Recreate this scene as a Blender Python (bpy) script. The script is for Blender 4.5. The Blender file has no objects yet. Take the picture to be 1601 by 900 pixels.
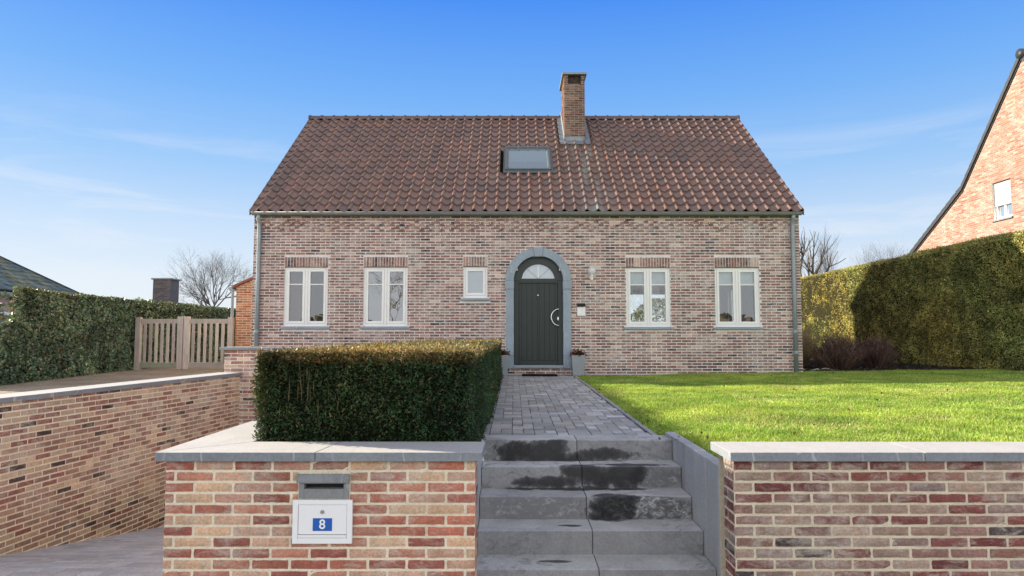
import bpy, math, random
import numpy as np
from mathutils import Vector, Matrix
R = random.Random(7)
rng = np.random.default_rng(11)
SC = bpy.context.scene
COL = SC.collection
pi = math.pi

# ------------------------------------------------------------------ mesh builder
class MB:
    def __init__(s): s.v = []; s.f = []; s.m = []; s.c = []
    def face(s, pts, col=(1, 1, 1), mat=0):
        k = len(s.v); s.v += [tuple(p) for p in pts]
        s.f.append(tuple(range(k, k + len(pts)))); s.m.append(mat); s.c.append(col)
    def add(s, vs, fs, col=(1, 1, 1), mat=0):
        k = len(s.v); s.v += [tuple(p) for p in vs]
        for f in fs:
            s.f.append(tuple(i + k for i in f)); s.m.append(mat); s.c.append(col)
    def box(s, x0, x1, y0, y1, z0, z1, col=(1, 1, 1), mat=0):
        s.add([(x0, y0, z0), (x1, y0, z0), (x1, y1, z0), (x0, y1, z0), (x0, y0, z1), (x1, y0, z1), (x1, y1, z1), (x0, y1, z1)],
              [(0, 3, 2, 1), (4, 5, 6, 7), (0, 1, 5, 4), (1, 2, 6, 5), (2, 3, 7, 6), (3, 0, 4, 7)], col, mat)
    def prism(s, poly, fn, h0, h1, col=(1, 1, 1), mat=0):
        """extrude a 2D polygon; fn(a, b, h) -> xyz"""
        n = len(poly)
        vs = [fn(a, b, h0) for a, b in poly] + [fn(a, b, h1) for a, b in poly]
        fs = [tuple(range(n))[::-1], tuple(range(n, 2 * n))] + [(i, (i + 1) % n, n + (i + 1) % n, n + i) for i in range(n)]
        s.add(vs, fs, col, mat)
    def tube(s, pts, rad, n=8, col=(1, 1, 1), mat=0, caps=True):
        pts = [Vector(p) for p in pts]
        if not isinstance(rad, (list, tuple)): rad = [rad] * len(pts)
        k = len(s.v); up = None
        for i, p in enumerate(pts):
            d = (pts[min(i + 1, len(pts) - 1)] - pts[max(i - 1, 0)]).normalized()
            if up is None:
                up = Vector((0, 0, 1)) if abs(d.z) < .9 else Vector((1, 0, 0))
            a = d.cross(up).normalized(); b = a.cross(d); up = b
            for j in range(n):
                t = 2 * pi * j / n
                s.v.append(tuple(p + (a * math.cos(t) + b * math.sin(t)) * rad[i]))
        for i in range(len(pts) - 1):
            for j in range(n):
                s.f.append((k + i * n + j, k + i * n + (j + 1) % n, k + (i + 1) * n + (j + 1) % n, k + (i + 1) * n + j))
                s.m.append(mat); s.c.append(col)
        if caps:
            s.f.append(tuple(range(k + n - 1, k - 1, -1))); s.m.append(mat); s.c.append(col)
            e = k + (len(pts) - 1) * n
            s.f.append(tuple(range(e, e + n))); s.m.append(mat); s.c.append(col)
    def lathe(s, cx, cy, prof, n=20, col=(1, 1, 1), mat=0):
        k = len(s.v)
        for r, z in prof:
            for j in range(n):
                t = 2 * pi * j / n; s.v.append((cx + r * math.cos(t), cy + r * math.sin(t), z))
        for i in range(len(prof) - 1):
            for j in range(n):
                s.f.append((k + i * n + j, k + i * n + (j + 1) % n, k + (i + 1) * n + (j + 1) % n, k + (i + 1) * n + j))
                s.m.append(mat); s.c.append(col)
    def build(s, name, mats, parent=None, base=(0, 0, 0), smooth=False, bevel=0, seg=2):
        me = bpy.data.meshes.new(name)
        b = base
        me.from_pydata([(x - b[0], y - b[1], z - b[2]) for x, y, z in s.v], [], s.f)
        if not isinstance(mats, (list, tuple)): mats = [mats]
        for m in mats: me.materials.append(m)
        if len(mats) > 1: me.polygons.foreach_set('material_index', s.m)
        at = me.attributes.new('col', 'FLOAT_COLOR', 'CORNER')
        cnt = np.array([len(f) for f in s.f])
        cc = np.repeat(np.hstack([np.array(s.c, dtype=np.float32).reshape(-1, 3), np.ones((len(s.c), 1), np.float32)]), cnt, axis=0)
        at.data.foreach_set('color', cc.astype(np.float32).ravel())
        if smooth: me.polygons.foreach_set('use_smooth', [True] * len(s.f))
        me.update()
        o = bpy.data.objects.new(name, me); COL.objects.link(o)
        if parent: o.parent = parent
        else: o.location = b
        if bevel:
            md = o.modifiers.new('bevel', 'BEVEL'); md.width = bevel; md.segments = seg; md.limit_method = 'ANGLE'
        return o

def npmesh(name, V, F, C, mats, parent=None, midx=None, base=(0, 0, 0)):
    """V (n,3), F (m,k), C (m,3)"""
    me = bpy.data.meshes.new(name)
    k = F.shape[1]; m = len(F)
    me.vertices.add(len(V)); me.loops.add(m * k); me.polygons.add(m)
    me.vertices.foreach_set('co', (V - np.array(base)).astype(np.float32).ravel())
    me.loops.foreach_set('vertex_index', F.astype(np.int32).ravel())
    me.polygons.foreach_set('loop_start', np.arange(0, m * k, k, dtype=np.int32))
    me.polygons.foreach_set('loop_total', np.full(m, k, dtype=np.int32))
    if not isinstance(mats, (list, tuple)): mats = [mats]
    for mt in mats: me.materials.append(mt)
    if midx is not None: me.polygons.foreach_set('material_index', midx.astype(np.int32))
    at = me.attributes.new('col', 'FLOAT_COLOR', 'CORNER')
    cc = np.repeat(np.hstack([C, np.ones((m, 1))]), k, axis=0)
    at.data.foreach_set('color', cc.astype(np.float32).ravel())
    me.update(calc_edges=True); me.validate()
    o = bpy.data.objects.new(name, me); COL.objects.link(o)
    if parent: o.parent = parent
    else: o.location = base
    return o

def thing(name, label, cat, base=(0, 0, 0), group=None):
    o = bpy.data.objects.new(name, None); COL.objects.link(o); o.location = base
    o.empty_display_size = .2; o['label'] = label; o['category'] = cat
    if group: o['group'] = group
    return o
def tag(o, label, cat, group=None):
    o['label'] = label; o['category'] = cat
    if group: o['group'] = group
    return o
def struct(o, kind='structure'): o['kind'] = kind; return o

# ------------------------------------------------------------------ materials
def srgb(r, g, b):
    f = lambda c: (c / 255 / 12.92) if c / 255 <= .04045 else ((c / 255 + .055) / 1.055) ** 2.4
    return (f(r), f(g), f(b))
class NT:
    def __init__(s, name):
        s.mat = bpy.data.materials.new(name); s.mat.use_nodes = True
        s.t = s.mat.node_tree; s.t.nodes.clear()
        s.out = s.n('ShaderNodeOutputMaterial')
    def n(s, typ, **kw):
        nd = s.t.nodes.new(typ)
        for k, v in kw.items(): setattr(nd, k, v)
        return nd
    def l(s, a, b): s.t.links.new(a, b)
    def val(s, sock, v):
        if hasattr(v, 'is_output') or isinstance(v, bpy.types.NodeSocket): s.l(v, sock)
        else: sock.default_value = v
    def coord(s, kind='Object'): return s.n('ShaderNodeTexCoord').outputs[kind]
    def mapping(s, vec, scale=(1, 1, 1), rot=(0, 0, 0)):
        m = s.n('ShaderNodeMapping'); s.l(vec, m.inputs[0]); m.inputs['Scale'].default_value = scale; m.inputs['Rotation'].default_value = rot
        return m.outputs[0]
    def noise(s, vec, scale, detail=4, rough=.55, dist=0):
        x = s.n('ShaderNodeTexNoise'); s.l(vec, x.inputs['Vector'])
        x.inputs['Scale'].default_value = scale; x.inputs['Detail'].default_value = detail
        x.inputs['Roughness'].default_value = rough; x.inputs['Distortion'].default_value = dist
        return x.outputs[0]
    def ramp(s, fac, stops):
        r = s.n('ShaderNodeValToRGB'); s.l(fac, r.inputs[0])
        e = r.color_ramp.elements
        while len(e) < len(stops): e.new(.5)
        for i, (p, c) in enumerate(stops):
            e[i].position = p; e[i].color = (*c, 1) if isinstance(c, tuple) else (c, c, c, 1)
        return r.outputs[0]
    def mix(s, fac, a, b, mode='MIX'):
        m = s.n('ShaderNodeMix', data_type='RGBA', blend_type=mode)
        s.val(m.inputs[0], fac)
        for i, v in ((6, a), (7, b)):
            if isinstance(v, tuple): m.inputs[i].default_value = (*v, 1)
            else: s.l(v, m.inputs[i])
        return m.outputs[2]
    def math(s, op, a, b=None, clamp=False):
        m = s.n('ShaderNodeMath', operation=op, use_clamp=clamp); s.val(m.inputs[0], a)
        if b is not None: s.val(m.inputs[1], b)
        return m.outputs[0]
    def attr(s, name='col'): return s.n('ShaderNodeAttribute', attribute_name=name).outputs['Color']
    def bump(s, h, strength=.3, dist=.005):
        b = s.n('ShaderNodeBump'); s.l(h, b.inputs['Height']); b.inputs['Strength'].default_value = strength
        b.inputs['Distance'].default_value = dist; return b.outputs[0]
    def bsdf(s, color, rough=.8, normal=None, spec=.5, metal=0, **kw):
        p = s.n('ShaderNodeBsdfPrincipled')
        if isinstance(color, tuple): p.inputs['Base Color'].default_value = (*color, 1)
        else: s.l(color, p.inputs['Base Color'])
        s.val(p.inputs['Roughness'], rough); p.inputs['Specular IOR Level'].default_value = spec
        p.inputs['Metallic'].default_value = metal
        if normal is not None: s.l(normal, p.inputs['Normal'])
        for k, v in kw.items(): s.val(p.inputs[k], v)
        s.l(p.outputs[0], s.out.inputs[0]); return p

def mat_brick(name, pale=(.5, .44, .37), amount=.5, sc=1.0):
    m = NT(name); co = m.coord(); c = m.attr()
    n1 = m.noise(co, 16 * sc, 6, .65); n2 = m.noise(co, 70 * sc, 4, .6); n3 = m.noise(co, 1.1, 3)
    n4 = m.math('ADD', m.noise(m.mapping(co, (1, 1, 2.2)), 9 * sc, 5, .7, .6), m.math('MULTIPLY', m.math('SUBTRACT', m.noise(co, 1.7, 3, .6), .5), .55))
    c = m.mix(m.ramp(n4, [(.46, 0), (.66, amount)]), c, pale)
    c = m.mix(1, c, m.ramp(n2, [(.3, .72), (.7, 1.18)]), 'MULTIPLY')
    c = m.mix(1, c, m.ramp(n1, [(.3, .8), (.7, 1.12)]), 'MULTIPLY')
    c = m.mix(1, c, m.ramp(n3, [(.3, .9), (.7, 1.08)]), 'MULTIPLY')
    st = m.noise(m.mapping(co, (3, 3, .35)), 1.4, 5, .6)
    sz = m.n('ShaderNodeSeparateXYZ'); m.l(co, sz.inputs[0])
    c = m.mix(1, c, m.ramp(m.math('ADD', sz.outputs[2], m.math('MULTIPLY', m.noise(co, 2.5, 5, .65), .5)), [(.2, (.72, .72, .68)), (.62, 1.0)]), 'MULTIPLY')
    c = m.mix(1, c, m.ramp(st, [(.3, .82), (.62, 1.06)]), 'MULTIPLY')
    h = m.math('ADD', m.math('MULTIPLY', n1, .6), m.math('MULTIPLY', n2, .4))
    m.bsdf(c, .9, m.bump(h, .7, .006), .25); return m.mat
def mat_mortar(name, col):
    m = NT(name); co = m.coord(); n1 = m.noise(co, 60, 5, .7); n2 = m.noise(co, 3, 3)
    c = m.mix(1, col, m.ramp(n1, [(.3, .8), (.7, 1.12)]), 'MULTIPLY'); c = m.mix(1, c, m.ramp(n2, [(.3, .86), (.7, 1.08)]), 'MULTIPLY')
    m.bsdf(c, .95, m.bump(n1, .6, .004), .15); return m.mat
def mat_plain(name, col, rough=.5, spec=.5, metal=0, var=.12, sc=6, bump=.05, attr=False):
    m = NT(name); co = m.coord(); n1 = m.noise(co, sc, 5, .6); n2 = m.noise(co, sc * 9, 3)
    f = m.ramp(n1, [(.25, 1 - var), (.75, 1 + var * .6)])
    c = m.mix(1, m.attr() if attr else col, f, 'MULTIPLY')
    m.bsdf(c, m.math('ADD', m.math('MULTIPLY', n2, .2), rough - .1), m.bump(n2, bump, .003), spec, metal); return m.mat
def mat_stone(name, col, dark, wet=False, lit_dusty=None):
    m = NT(name); co = m.coord()
    n1 = m.noise(co, 3.5, 6, .6, .4); n2 = m.noise(co, 45, 5, .7); n3 = m.noise(co, 160, 2)
    c = m.mix(m.ramp(n1, [(.35, 0), (.68, 1)]), col, dark)
    c = m.mix(1, c, m.ramp(n2, [(.3, .82), (.72, 1.12)]), 'MULTIPLY')
    c = m.mix(1, c, m.ramp(n3, [(.3, .93), (.7, 1.06)]), 'MULTIPLY')
    c = m.mix(1, c, m.attr(), 'MULTIPLY')
    # fine pale calcite veins
    w = m.n('ShaderNodeTexWave', wave_type='BANDS', bands_direction='X'); m.l(m.mapping(co, (1, .5, .35), (0, .5, .35)), w.inputs[0])
    w.inputs['Scale'].default_value = 1.7; w.inputs['Distortion'].default_value = 9; w.inputs['Detail'].default_value = 3
    w.inputs['Detail Scale'].default_value = 1.6
    vein = m.math('MULTIPLY', m.ramp(w.outputs[1], [(.985, 0), (1, .55)]), m.ramp(m.noise(co, 2.6), [(.45, 0), (.6, 1)]))
    c = m.mix(vein, c, (.6, .6, .6))
    rough = .75
    if lit_dusty:                                                    # sunlit tops painted in: upward faces lightened, with pale sawn-stone dust
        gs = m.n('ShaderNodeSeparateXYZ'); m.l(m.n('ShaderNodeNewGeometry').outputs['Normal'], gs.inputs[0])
        c = m.mix(m.math('MULTIPLY', m.ramp(gs.outputs[2], [(.6, 0), (.95, 1)]), m.ramp(n1, [(.25, 1), (.8, .78)])), c, m.mix(m.ramp(m.noise(co, 28, 6, .75), [(.6, 0), (.75, .4)]), m.mix(1, lit_dusty, m.ramp(n2, [(.3, .86), (.7, 1.06)]), 'MULTIPLY'), (.25, .24, .21)))
    if wet:
        sep = m.n('ShaderNodeSeparateXYZ'); m.l(co, sep.inputs[0]); x, y, z = sep.outputs
        arc = m.math('SUBTRACT', m.math('MULTIPLY', y, -1.0), z)     # distance walked down the flight
        nz = m.math('ADD', m.math('MULTIPLY', m.math('SUBTRACT', m.noise(co, 4.2, 3, .5, .6), .5), 4.2), m.math('MULTIPLY', m.math('SUBTRACT', m.noise(co, 16, 8, .72), .5), 2.2))
        tot = None
        for cx, cs, rx, rs in [(.2, .1, .33, .13), (.72, .13, .38, .06), (.45, .2, .62, .05), (.32, .61, .30, .054), (.5, .5, .12, .12), (.8, .55, .26, .12),
                               (.5, .70, .55, .06), (.72, 1.05, .22, .16), (.42, 1.33, .08, .03), (.3, 1.79, .1, .03), (.95, .4, .3, .05)]:
            dx = m.math('DIVIDE', m.math('SUBTRACT', x, cx), rx); ds = m.math('DIVIDE', m.math('SUBTRACT', arc, cs), rs)
            d = m.math('SUBTRACT', 1.0, m.math('ADD', m.math('MULTIPLY', dx, dx), m.math('MULTIPLY', ds, ds)))
            tot = d if tot is None else m.math('MAXIMUM', tot, d)
        wetf = m.ramp(m.math('ADD', m.math('ADD', tot, nz), .1), [(.0, 0), (.35, .75), (.9, .93)])
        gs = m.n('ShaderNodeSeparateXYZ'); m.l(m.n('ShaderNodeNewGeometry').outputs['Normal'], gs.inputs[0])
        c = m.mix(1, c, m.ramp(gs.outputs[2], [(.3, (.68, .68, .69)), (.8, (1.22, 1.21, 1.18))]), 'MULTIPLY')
        # scaled, flaking riser stone
        rs = m.noise(m.mapping(co, (1, 1, 1.6)), 9, 7, .72, 1.2)
        sub = m.ramp(m.noise(co, 1.3, 2), [(.42, 0), (.55, .9)])
        c = m.mix(m.math('MULTIPLY', m.ramp(rs, [(.5, 0), (.66, .8)]), sub), c, (.17, .17, .17))
        for cx, cs, rx, rs2, lo, hi in ((1.0, 1.06, .48, .12, .12, .80), (-.08, .09, .26, .12, .22, .50), (1.2, .57, .26, .1, .2, .45), (.15, 1.06, .45, .1, .26, .5)):
            dx = m.math('DIVIDE', m.math('SUBTRACT', x, cx), rx); ds = m.math('DIVIDE', m.math('SUBTRACT', arc, cs), rs2)
            d = m.math('SUBTRACT', 1.0, m.math('ADD', m.math('MULTIPLY', dx, dx), m.math('MULTIPLY', ds, ds)))
            k = m.ramp(m.math('ADD', d, m.math('MULTIPLY', nz, .35)), [(.05, 0), (.4, .85)])
            pt = m.ramp(m.noise(m.mapping(co, (1, 1, 1.5)), 13, 8, .68, 1.4), [(.42, lo), (.55, (lo + hi) / 2.6), (.63, hi)])
            c = m.mix(k, c, pt)
        c = m.mix(wetf, c, m.mix(1, c, (.10, .10, .104), 'MULTIPLY'))
        rough = m.math('SUBTRACT', .75, m.math('MULTIPLY', wetf, .25))
    m.bsdf(c, rough, m.bump(m.math('ADD', n2, m.math('MULTIPLY', n1, .5)), .35, .003), .35); return m.mat
def mat_leaf(name, trans=.25, rough=.5, spec=.35):
    m = NT(name); c = m.attr()
    co = m.coord(); c = m.mix(1, c, m.ramp(m.noise(co, 1.6, 3), [(.3, .75), (.7, 1.2)]), 'MULTIPLY')
    p = m.bsdf(c, rough, None, spec)
    t = m.n('ShaderNodeBsdfTranslucent'); m.l(m.mix(1, c, (1.15, 1.15, .6), 'MULTIPLY'), t.inputs[0])
    mx = m.n('ShaderNodeMixShader'); mx.inputs[0].default_value = trans
    m.l(p.outputs[0], mx.inputs[1]); m.l(t.outputs[0], mx.inputs[2]); m.l(mx.outputs[0], m.out.inputs[0]); return m.mat
def mat_glass(name, refl=.3, tint=(.75, .82, .82), wav=.004, gcol=(.95, .97, 1)):
    m = NT(name); co = m.coord()
    g = m.n('ShaderNodeBsdfGlossy'); g.inputs['Roughness'].default_value = .0; g.inputs[0].default_value = (*gcol, 1)
    m.l(m.bump(m.noise(co, 2.5, 2), .35, wav), g.inputs['Normal'])
    t = m.n('ShaderNodeBsdfTransparent'); t.inputs[0].default_value = (*tint, 1)
    fr = m.n('ShaderNodeFresnel'); fr.inputs[0].default_value = 1.5
    f = m.math('ADD', fr.outputs[0], refl - .04, True)
    mx = m.n('ShaderNodeMixShader'); m.l(f, mx.inputs[0]); m.l(t.outputs[0], mx.inputs[1]); m.l(g.outputs[0], mx.inputs[2])
    m.l(mx.outputs[0], m.out.inputs[0]); return m.mat
def mat_ground(name, a, b, sc=40, bump=.5, dist=.01):
    m = NT(name); co = m.coord(); n1 = m.noise(co, sc, 5, .7); n2 = m.noise(co, 1.2, 4)
    v = m.n('ShaderNodeTexVoronoi'); m.l(co, v.inputs[0]); v.inputs['Scale'].default_value = sc * 1.6
    c = m.mix(m.ramp(n1, [(.3, 0), (.7, 1)]), a, b)
    c = m.mix(.35, c, m.mix(1, c, v.outputs['Color'], 'OVERLAY')); c = m.mix(1, c, m.ramp(n2, [(.3, .8), (.7, 1.15)]), 'MULTIPLY')
    m.bsdf(c, .95, m.bump(m.math('ADD', n1, v.outputs['Distance']), bump, dist), .15); return m.mat

M = {}
M['brick_house'] = mat_brick('house brick', (.72, .65, .585), .62)
M['brick_front'] = mat_brick('garden wall brick', (.60, .53, .44), .6)
M['brick_orange'] = mat_brick('orange brick', (.55, .40, .28), .3)
M['brick_pink'] = mat_brick('neighbour brick', (.6, .5, .43), .5)
M['mortar_house'] = mat_mortar('pale mortar', (.82, .775, .725))
M['mortar_right'] = mat_mortar('yellowish mortar', (.74, .645, .48))
M['mortar_chimney'] = mat_mortar('chimney mortar', (.46, .40, .33))
M['mortar_front'] = mat_mortar('sandy mortar', (.86, .765, .585))
M['mortar_pink'] = mat_mortar('neighbour mortar', (.45, .385, .335))
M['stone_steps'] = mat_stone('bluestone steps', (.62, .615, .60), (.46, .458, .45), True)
M['stone'] = mat_stone('bluestone', (.30, .31, .315), (.22, .23, .235))
M['slab'] = mat_stone('edging slab stone', (.52, .53, .53), (.44, .45, .455))
M['coping'] = mat_stone('coping bluestone', (.275, .30, .325), (.225, .245, .265), lit_dusty=(.62, .60, .57))
M['surround'] = mat_stone('door surround bluestone', (.36, .42, .48), (.30, .355, .41))
M['zinc'] = mat_plain('weathered zinc', (.33, .38, .41), .45, .5, .35, .18, 4)
M['zinc_dark'] = mat_plain('gutter zinc', (.29, .315, .32), .5, .5, .3, .2, 5)
M['lead'] = mat_plain('lead flashing', (.28, .31, .34), .5, .5, .3, .2, 8)
M['tile'] = None
M['white'] = mat_plain('white lacquer', (.93, .93, .93), .35, .5, 0, .03, 3, .02)
M['pvc'] = mat_plain('cream window frame', (.92, .91, .88), .4, .5, 0, .04, 3, .02)
M['green'] = mat_plain('dark green paint', (.020, .030, .027), .42, .5, 0, .15, 5, .06)
M['green_frame'] = mat_plain('dark green frame paint', (.024, .036, .033), .4, .5, 0, .12, 5, .04)
M['steel'] = mat_plain('brushed steel', (.75, .75, .75), .28, .5, 1, .05, 30)
M['black'] = mat_plain('black', (.01, .01, .011), .6)
M['blue'] = mat_plain('blue number plate', (.015, .12, .48), .4, .5, 0, .04)
M['glass'] = mat_glass('window glass', .19)
M['glass_sky'] = mat_glass('sky reflecting glass', .30)
M['glass_roof'] = mat_glass('roof window glass', .6, (.75, .85, .9), .004, (.85, 1.0, 1.0))
fl = NT('frosted lamp glass'); d_ = fl.n('ShaderNodeBsdfPrincipled'); d_.inputs['Base Color'].default_value = (.9, .92, .93, 1); d_.inputs['Roughness'].default_value = .12
t_ = fl.n('ShaderNodeBsdfTransparent'); mx_ = fl.n('ShaderNodeMixShader'); mx_.inputs[0].default_value = .55
fl.l(t_.outputs[0], mx_.inputs[1]); fl.l(d_.outputs[0], mx_.inputs[2]); fl.l(mx_.outputs[0], fl.out.inputs[0]); M['lamp_frost'] = fl.mat
M['glass_lamp'] = mat_glass('lamp glass', .12, (.93, .95, .95))
M['room'] = mat_plain('interior plaster', (.55, .52, .47), .9)
M['roomdark'] = mat_plain('interior dark', (.14, .11, .09), .8)
M['blind'] = mat_plain('roller blind fabric', (.72, .73, .72), .8)
M['blind_grey'] = mat_plain('grey blind fabric', (.30, .36, .38), .8)
M['curtain'] = mat_plain('red brown curtain', (.22, .07, .05), .9)
M['leaf'] = mat_leaf('hedge leaf')
M['leaf_gloss'] = mat_leaf('glossy leaf', .15, .36, .5)
M['grassblade'] = mat_leaf('grass blade', .35, .55, .25)
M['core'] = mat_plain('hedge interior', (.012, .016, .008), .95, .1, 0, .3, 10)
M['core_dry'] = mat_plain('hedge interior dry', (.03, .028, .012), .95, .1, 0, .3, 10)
M['bark'] = mat_plain('bark', (.17, .145, .115), .9, .2, 0, .35, 8, .5)
M['bark_pale'] = mat_plain('pale bark', (.34, .29, .24), .9, .2, 0, .3, 8)
M['bark_far'] = mat_plain('distant bark', (.13, .12, .115), .9, .2, 0, .3, 8)
M['twig'] = mat_plain('reddish twigs', (.085, .05, .045), .9, .2, 0, .35, 8)
M['twig_tan'] = mat_plain('tan twigs', (.28, .2, .11), .9, .2, 0, .35, 8)
M['wood'] = None
M['grassbase'] = mat_ground('lawn base', (.18, .26, .04), (.27, .34, .06), 30)
M['earth'] = mat_ground('far ground', (.08, .11, .03), (.12, .12, .05), 6)
M['gravel'] = mat_ground('gravel', (.40, .325, .23), (.58, .48, .35), 45, .7, .012)
M['soil'] = mat_ground('bark soil', (.025, .019, .015), (.07, .05, .038), 25, 1, .03)
M['asphalt'] = mat_ground('street asphalt', (.05, .05, .052), (.075, .075, .077), 60)
M['paver'] = mat_stone('path pavers', (1, 1, 1), (.82, .82, .83))
M['slate'] = None
M['pot'] = mat_plain('grey pot', (.32, .345, .36), .7, .3, 0, .1, 6, .1)
M['mat'] = mat_plain('doormat rubber', (.012, .012, .013), .95, .2)
M['hose'] = mat_plain('pale hose', (.5, .48, .44), .6)

def tile_mat():
    m = NT('clay roof tile'); co = m.coord(); c = m.attr()
    n1 = m.noise(co, 9, 6, .65, .5); n2 = m.noise(co, 60, 4, .7); n3 = m.noise(m.mapping(co, (1.2, .25, .25)), 1.1, 4, .6)
    c = m.mix(m.ramp(n1, [(.5, 0), (.8, .35)]), c, (.08, .06, .058))
    c = m.mix(m.ramp(n3, [(.55, 0), (.8, .35)]), c, (.07, .062, .058))
    c = m.mix(m.ramp(m.noise(co, 30, 4, .7), [(.62, 0), (.72, .45)]), c, (.13, .14, .10))
    c = m.mix(1, c, m.ramp(n2, [(.3, .8), (.7, 1.15)]), 'MULTIPLY')
    # pale weathering washed down from the chimney
    sep = m.n('ShaderNodeSeparateXYZ'); m.l(co, sep.inputs[0])
    d = m.math('ABSOLUTE', m.math('SUBTRACT', sep.outputs[0], 1.5)); a = m.math('SUBTRACT', 1.0, m.math('MULTIPLY', d, 1.7), True)
    st = m.math('MULTIPLY', m.math('MULTIPLY', a, m.ramp(m.noise(m.mapping(co, (6, .7, .7)), 1.5, 4), [(.45, 0), (.62, .8)])), m.math('LESS_THAN', sep.outputs[2], 6.0))
    c = m.mix(st, c, (.30, .31, .28))
    m.bsdf(c, m.ramp(n1, [(.3, .2), (.7, .38)]), m.bump(n2, .3, .003), 1.0); return m.mat
M['tile'] = tile_mat()
def wood_mat():
    m = NT('weathered gate wood'); co = m.coord()
    n = m.noise(m.mapping(co, (22, 22, 1.2)), 3, 6, .7, .4); n2 = m.noise(co, 1.7, 4)
    c = m.mix(m.ramp(n, [(.3, 0), (.7, 1)]), (.46, .405, .36), (.78, .70, .635))
    c = m.mix(1, c, m.attr(), 'MULTIPLY')
    c = m.mix(m.ramp(n2, [(.5, 0), (.75, .4)]), c, (.25, .28, .18))
    m.bsdf(c, .85, m.bump(n, .4, .004), .2); return m.mat
M['wood'] = wood_mat()
def slate_mat(name, a, b, sc):
    m = NT(name); co = m.coord()
    br = m.n('ShaderNodeTexBrick'); m.l(m.mapping(co, (1, 1, 1)), br.inputs[0])
    n = m.noise(m.mapping(co, (1, 3, 3)), 3, 6, .75); n2 = m.noise(co, 14, 5, .8)
    c = m.mix(m.ramp(n, [(.35, 0), (.65, 1)]), a, b); c = m.mix(1, c, m.ramp(n2, [(.3, .55), (.7, 1.4)]), 'MULTIPLY')
    m.bsdf(c, .8, m.bump(n2, .6, .04), .3); return m.mat
M['slate'] = slate_mat('mossy grey roof tile', (.06, .085, .09), (.09, .10, .055), 4)
M['slate_black'] = mat_plain('black roof tile', (.035, .038, .042), .5, .5, 0, .2, 6)

# ------------------------------------------------------------------ brickwork
def pick(pal):
    t = R.random() * sum(p[0] for p in pal)
    for w, c in pal:
        t -= w
        if t <= 0: break
    k = R.uniform(.84, 1.16); h = R.uniform(-.04, .04)
    return (c[0] * k * (1 + h), c[1] * k, c[2] * k * (1 - h))
PH = [(4, srgb(124, 93, 87)), (4, srgb(136, 104, 97)), (2, srgb(156, 126, 117)), (1, srgb(180, 157, 146)), (2.4, srgb(114, 86, 83)), (.7, srgb(68, 60, 68))]
PF = [(2.6, srgb(168, 108, 92)), (3, srgb(182, 130, 112)), (2.4, srgb(198, 166, 138)), (3, srgb(186, 150, 130)), (1.4, srgb(150, 92, 82)), (.3, srgb(96, 76, 72))]
PR = [(2.6, srgb(142, 88, 82)), (3, srgb(158, 120, 108)), (2.4, srgb(178, 150, 132)), (1.4, srgb(128, 76, 72)), (2, srgb(156, 132, 124)), (.6, srgb(86, 72, 72))]
PD = [(3, srgb(152, 116, 102)), (3, srgb(172, 140, 122)), (2.6, srgb(196, 170, 144)), (1.4, srgb(148, 100, 88)), (.65, srgb(84, 70, 68))]
PO = [(3, srgb(196, 128, 92)), (3, srgb(208, 150, 112)), (1, srgb(172, 104, 76))]
PN = [(3, srgb(206, 142, 112)), (3, srgb(216, 162, 134)), (2, srgb(226, 186, 160)), (1.3, srgb(190, 120, 94))]

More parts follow.
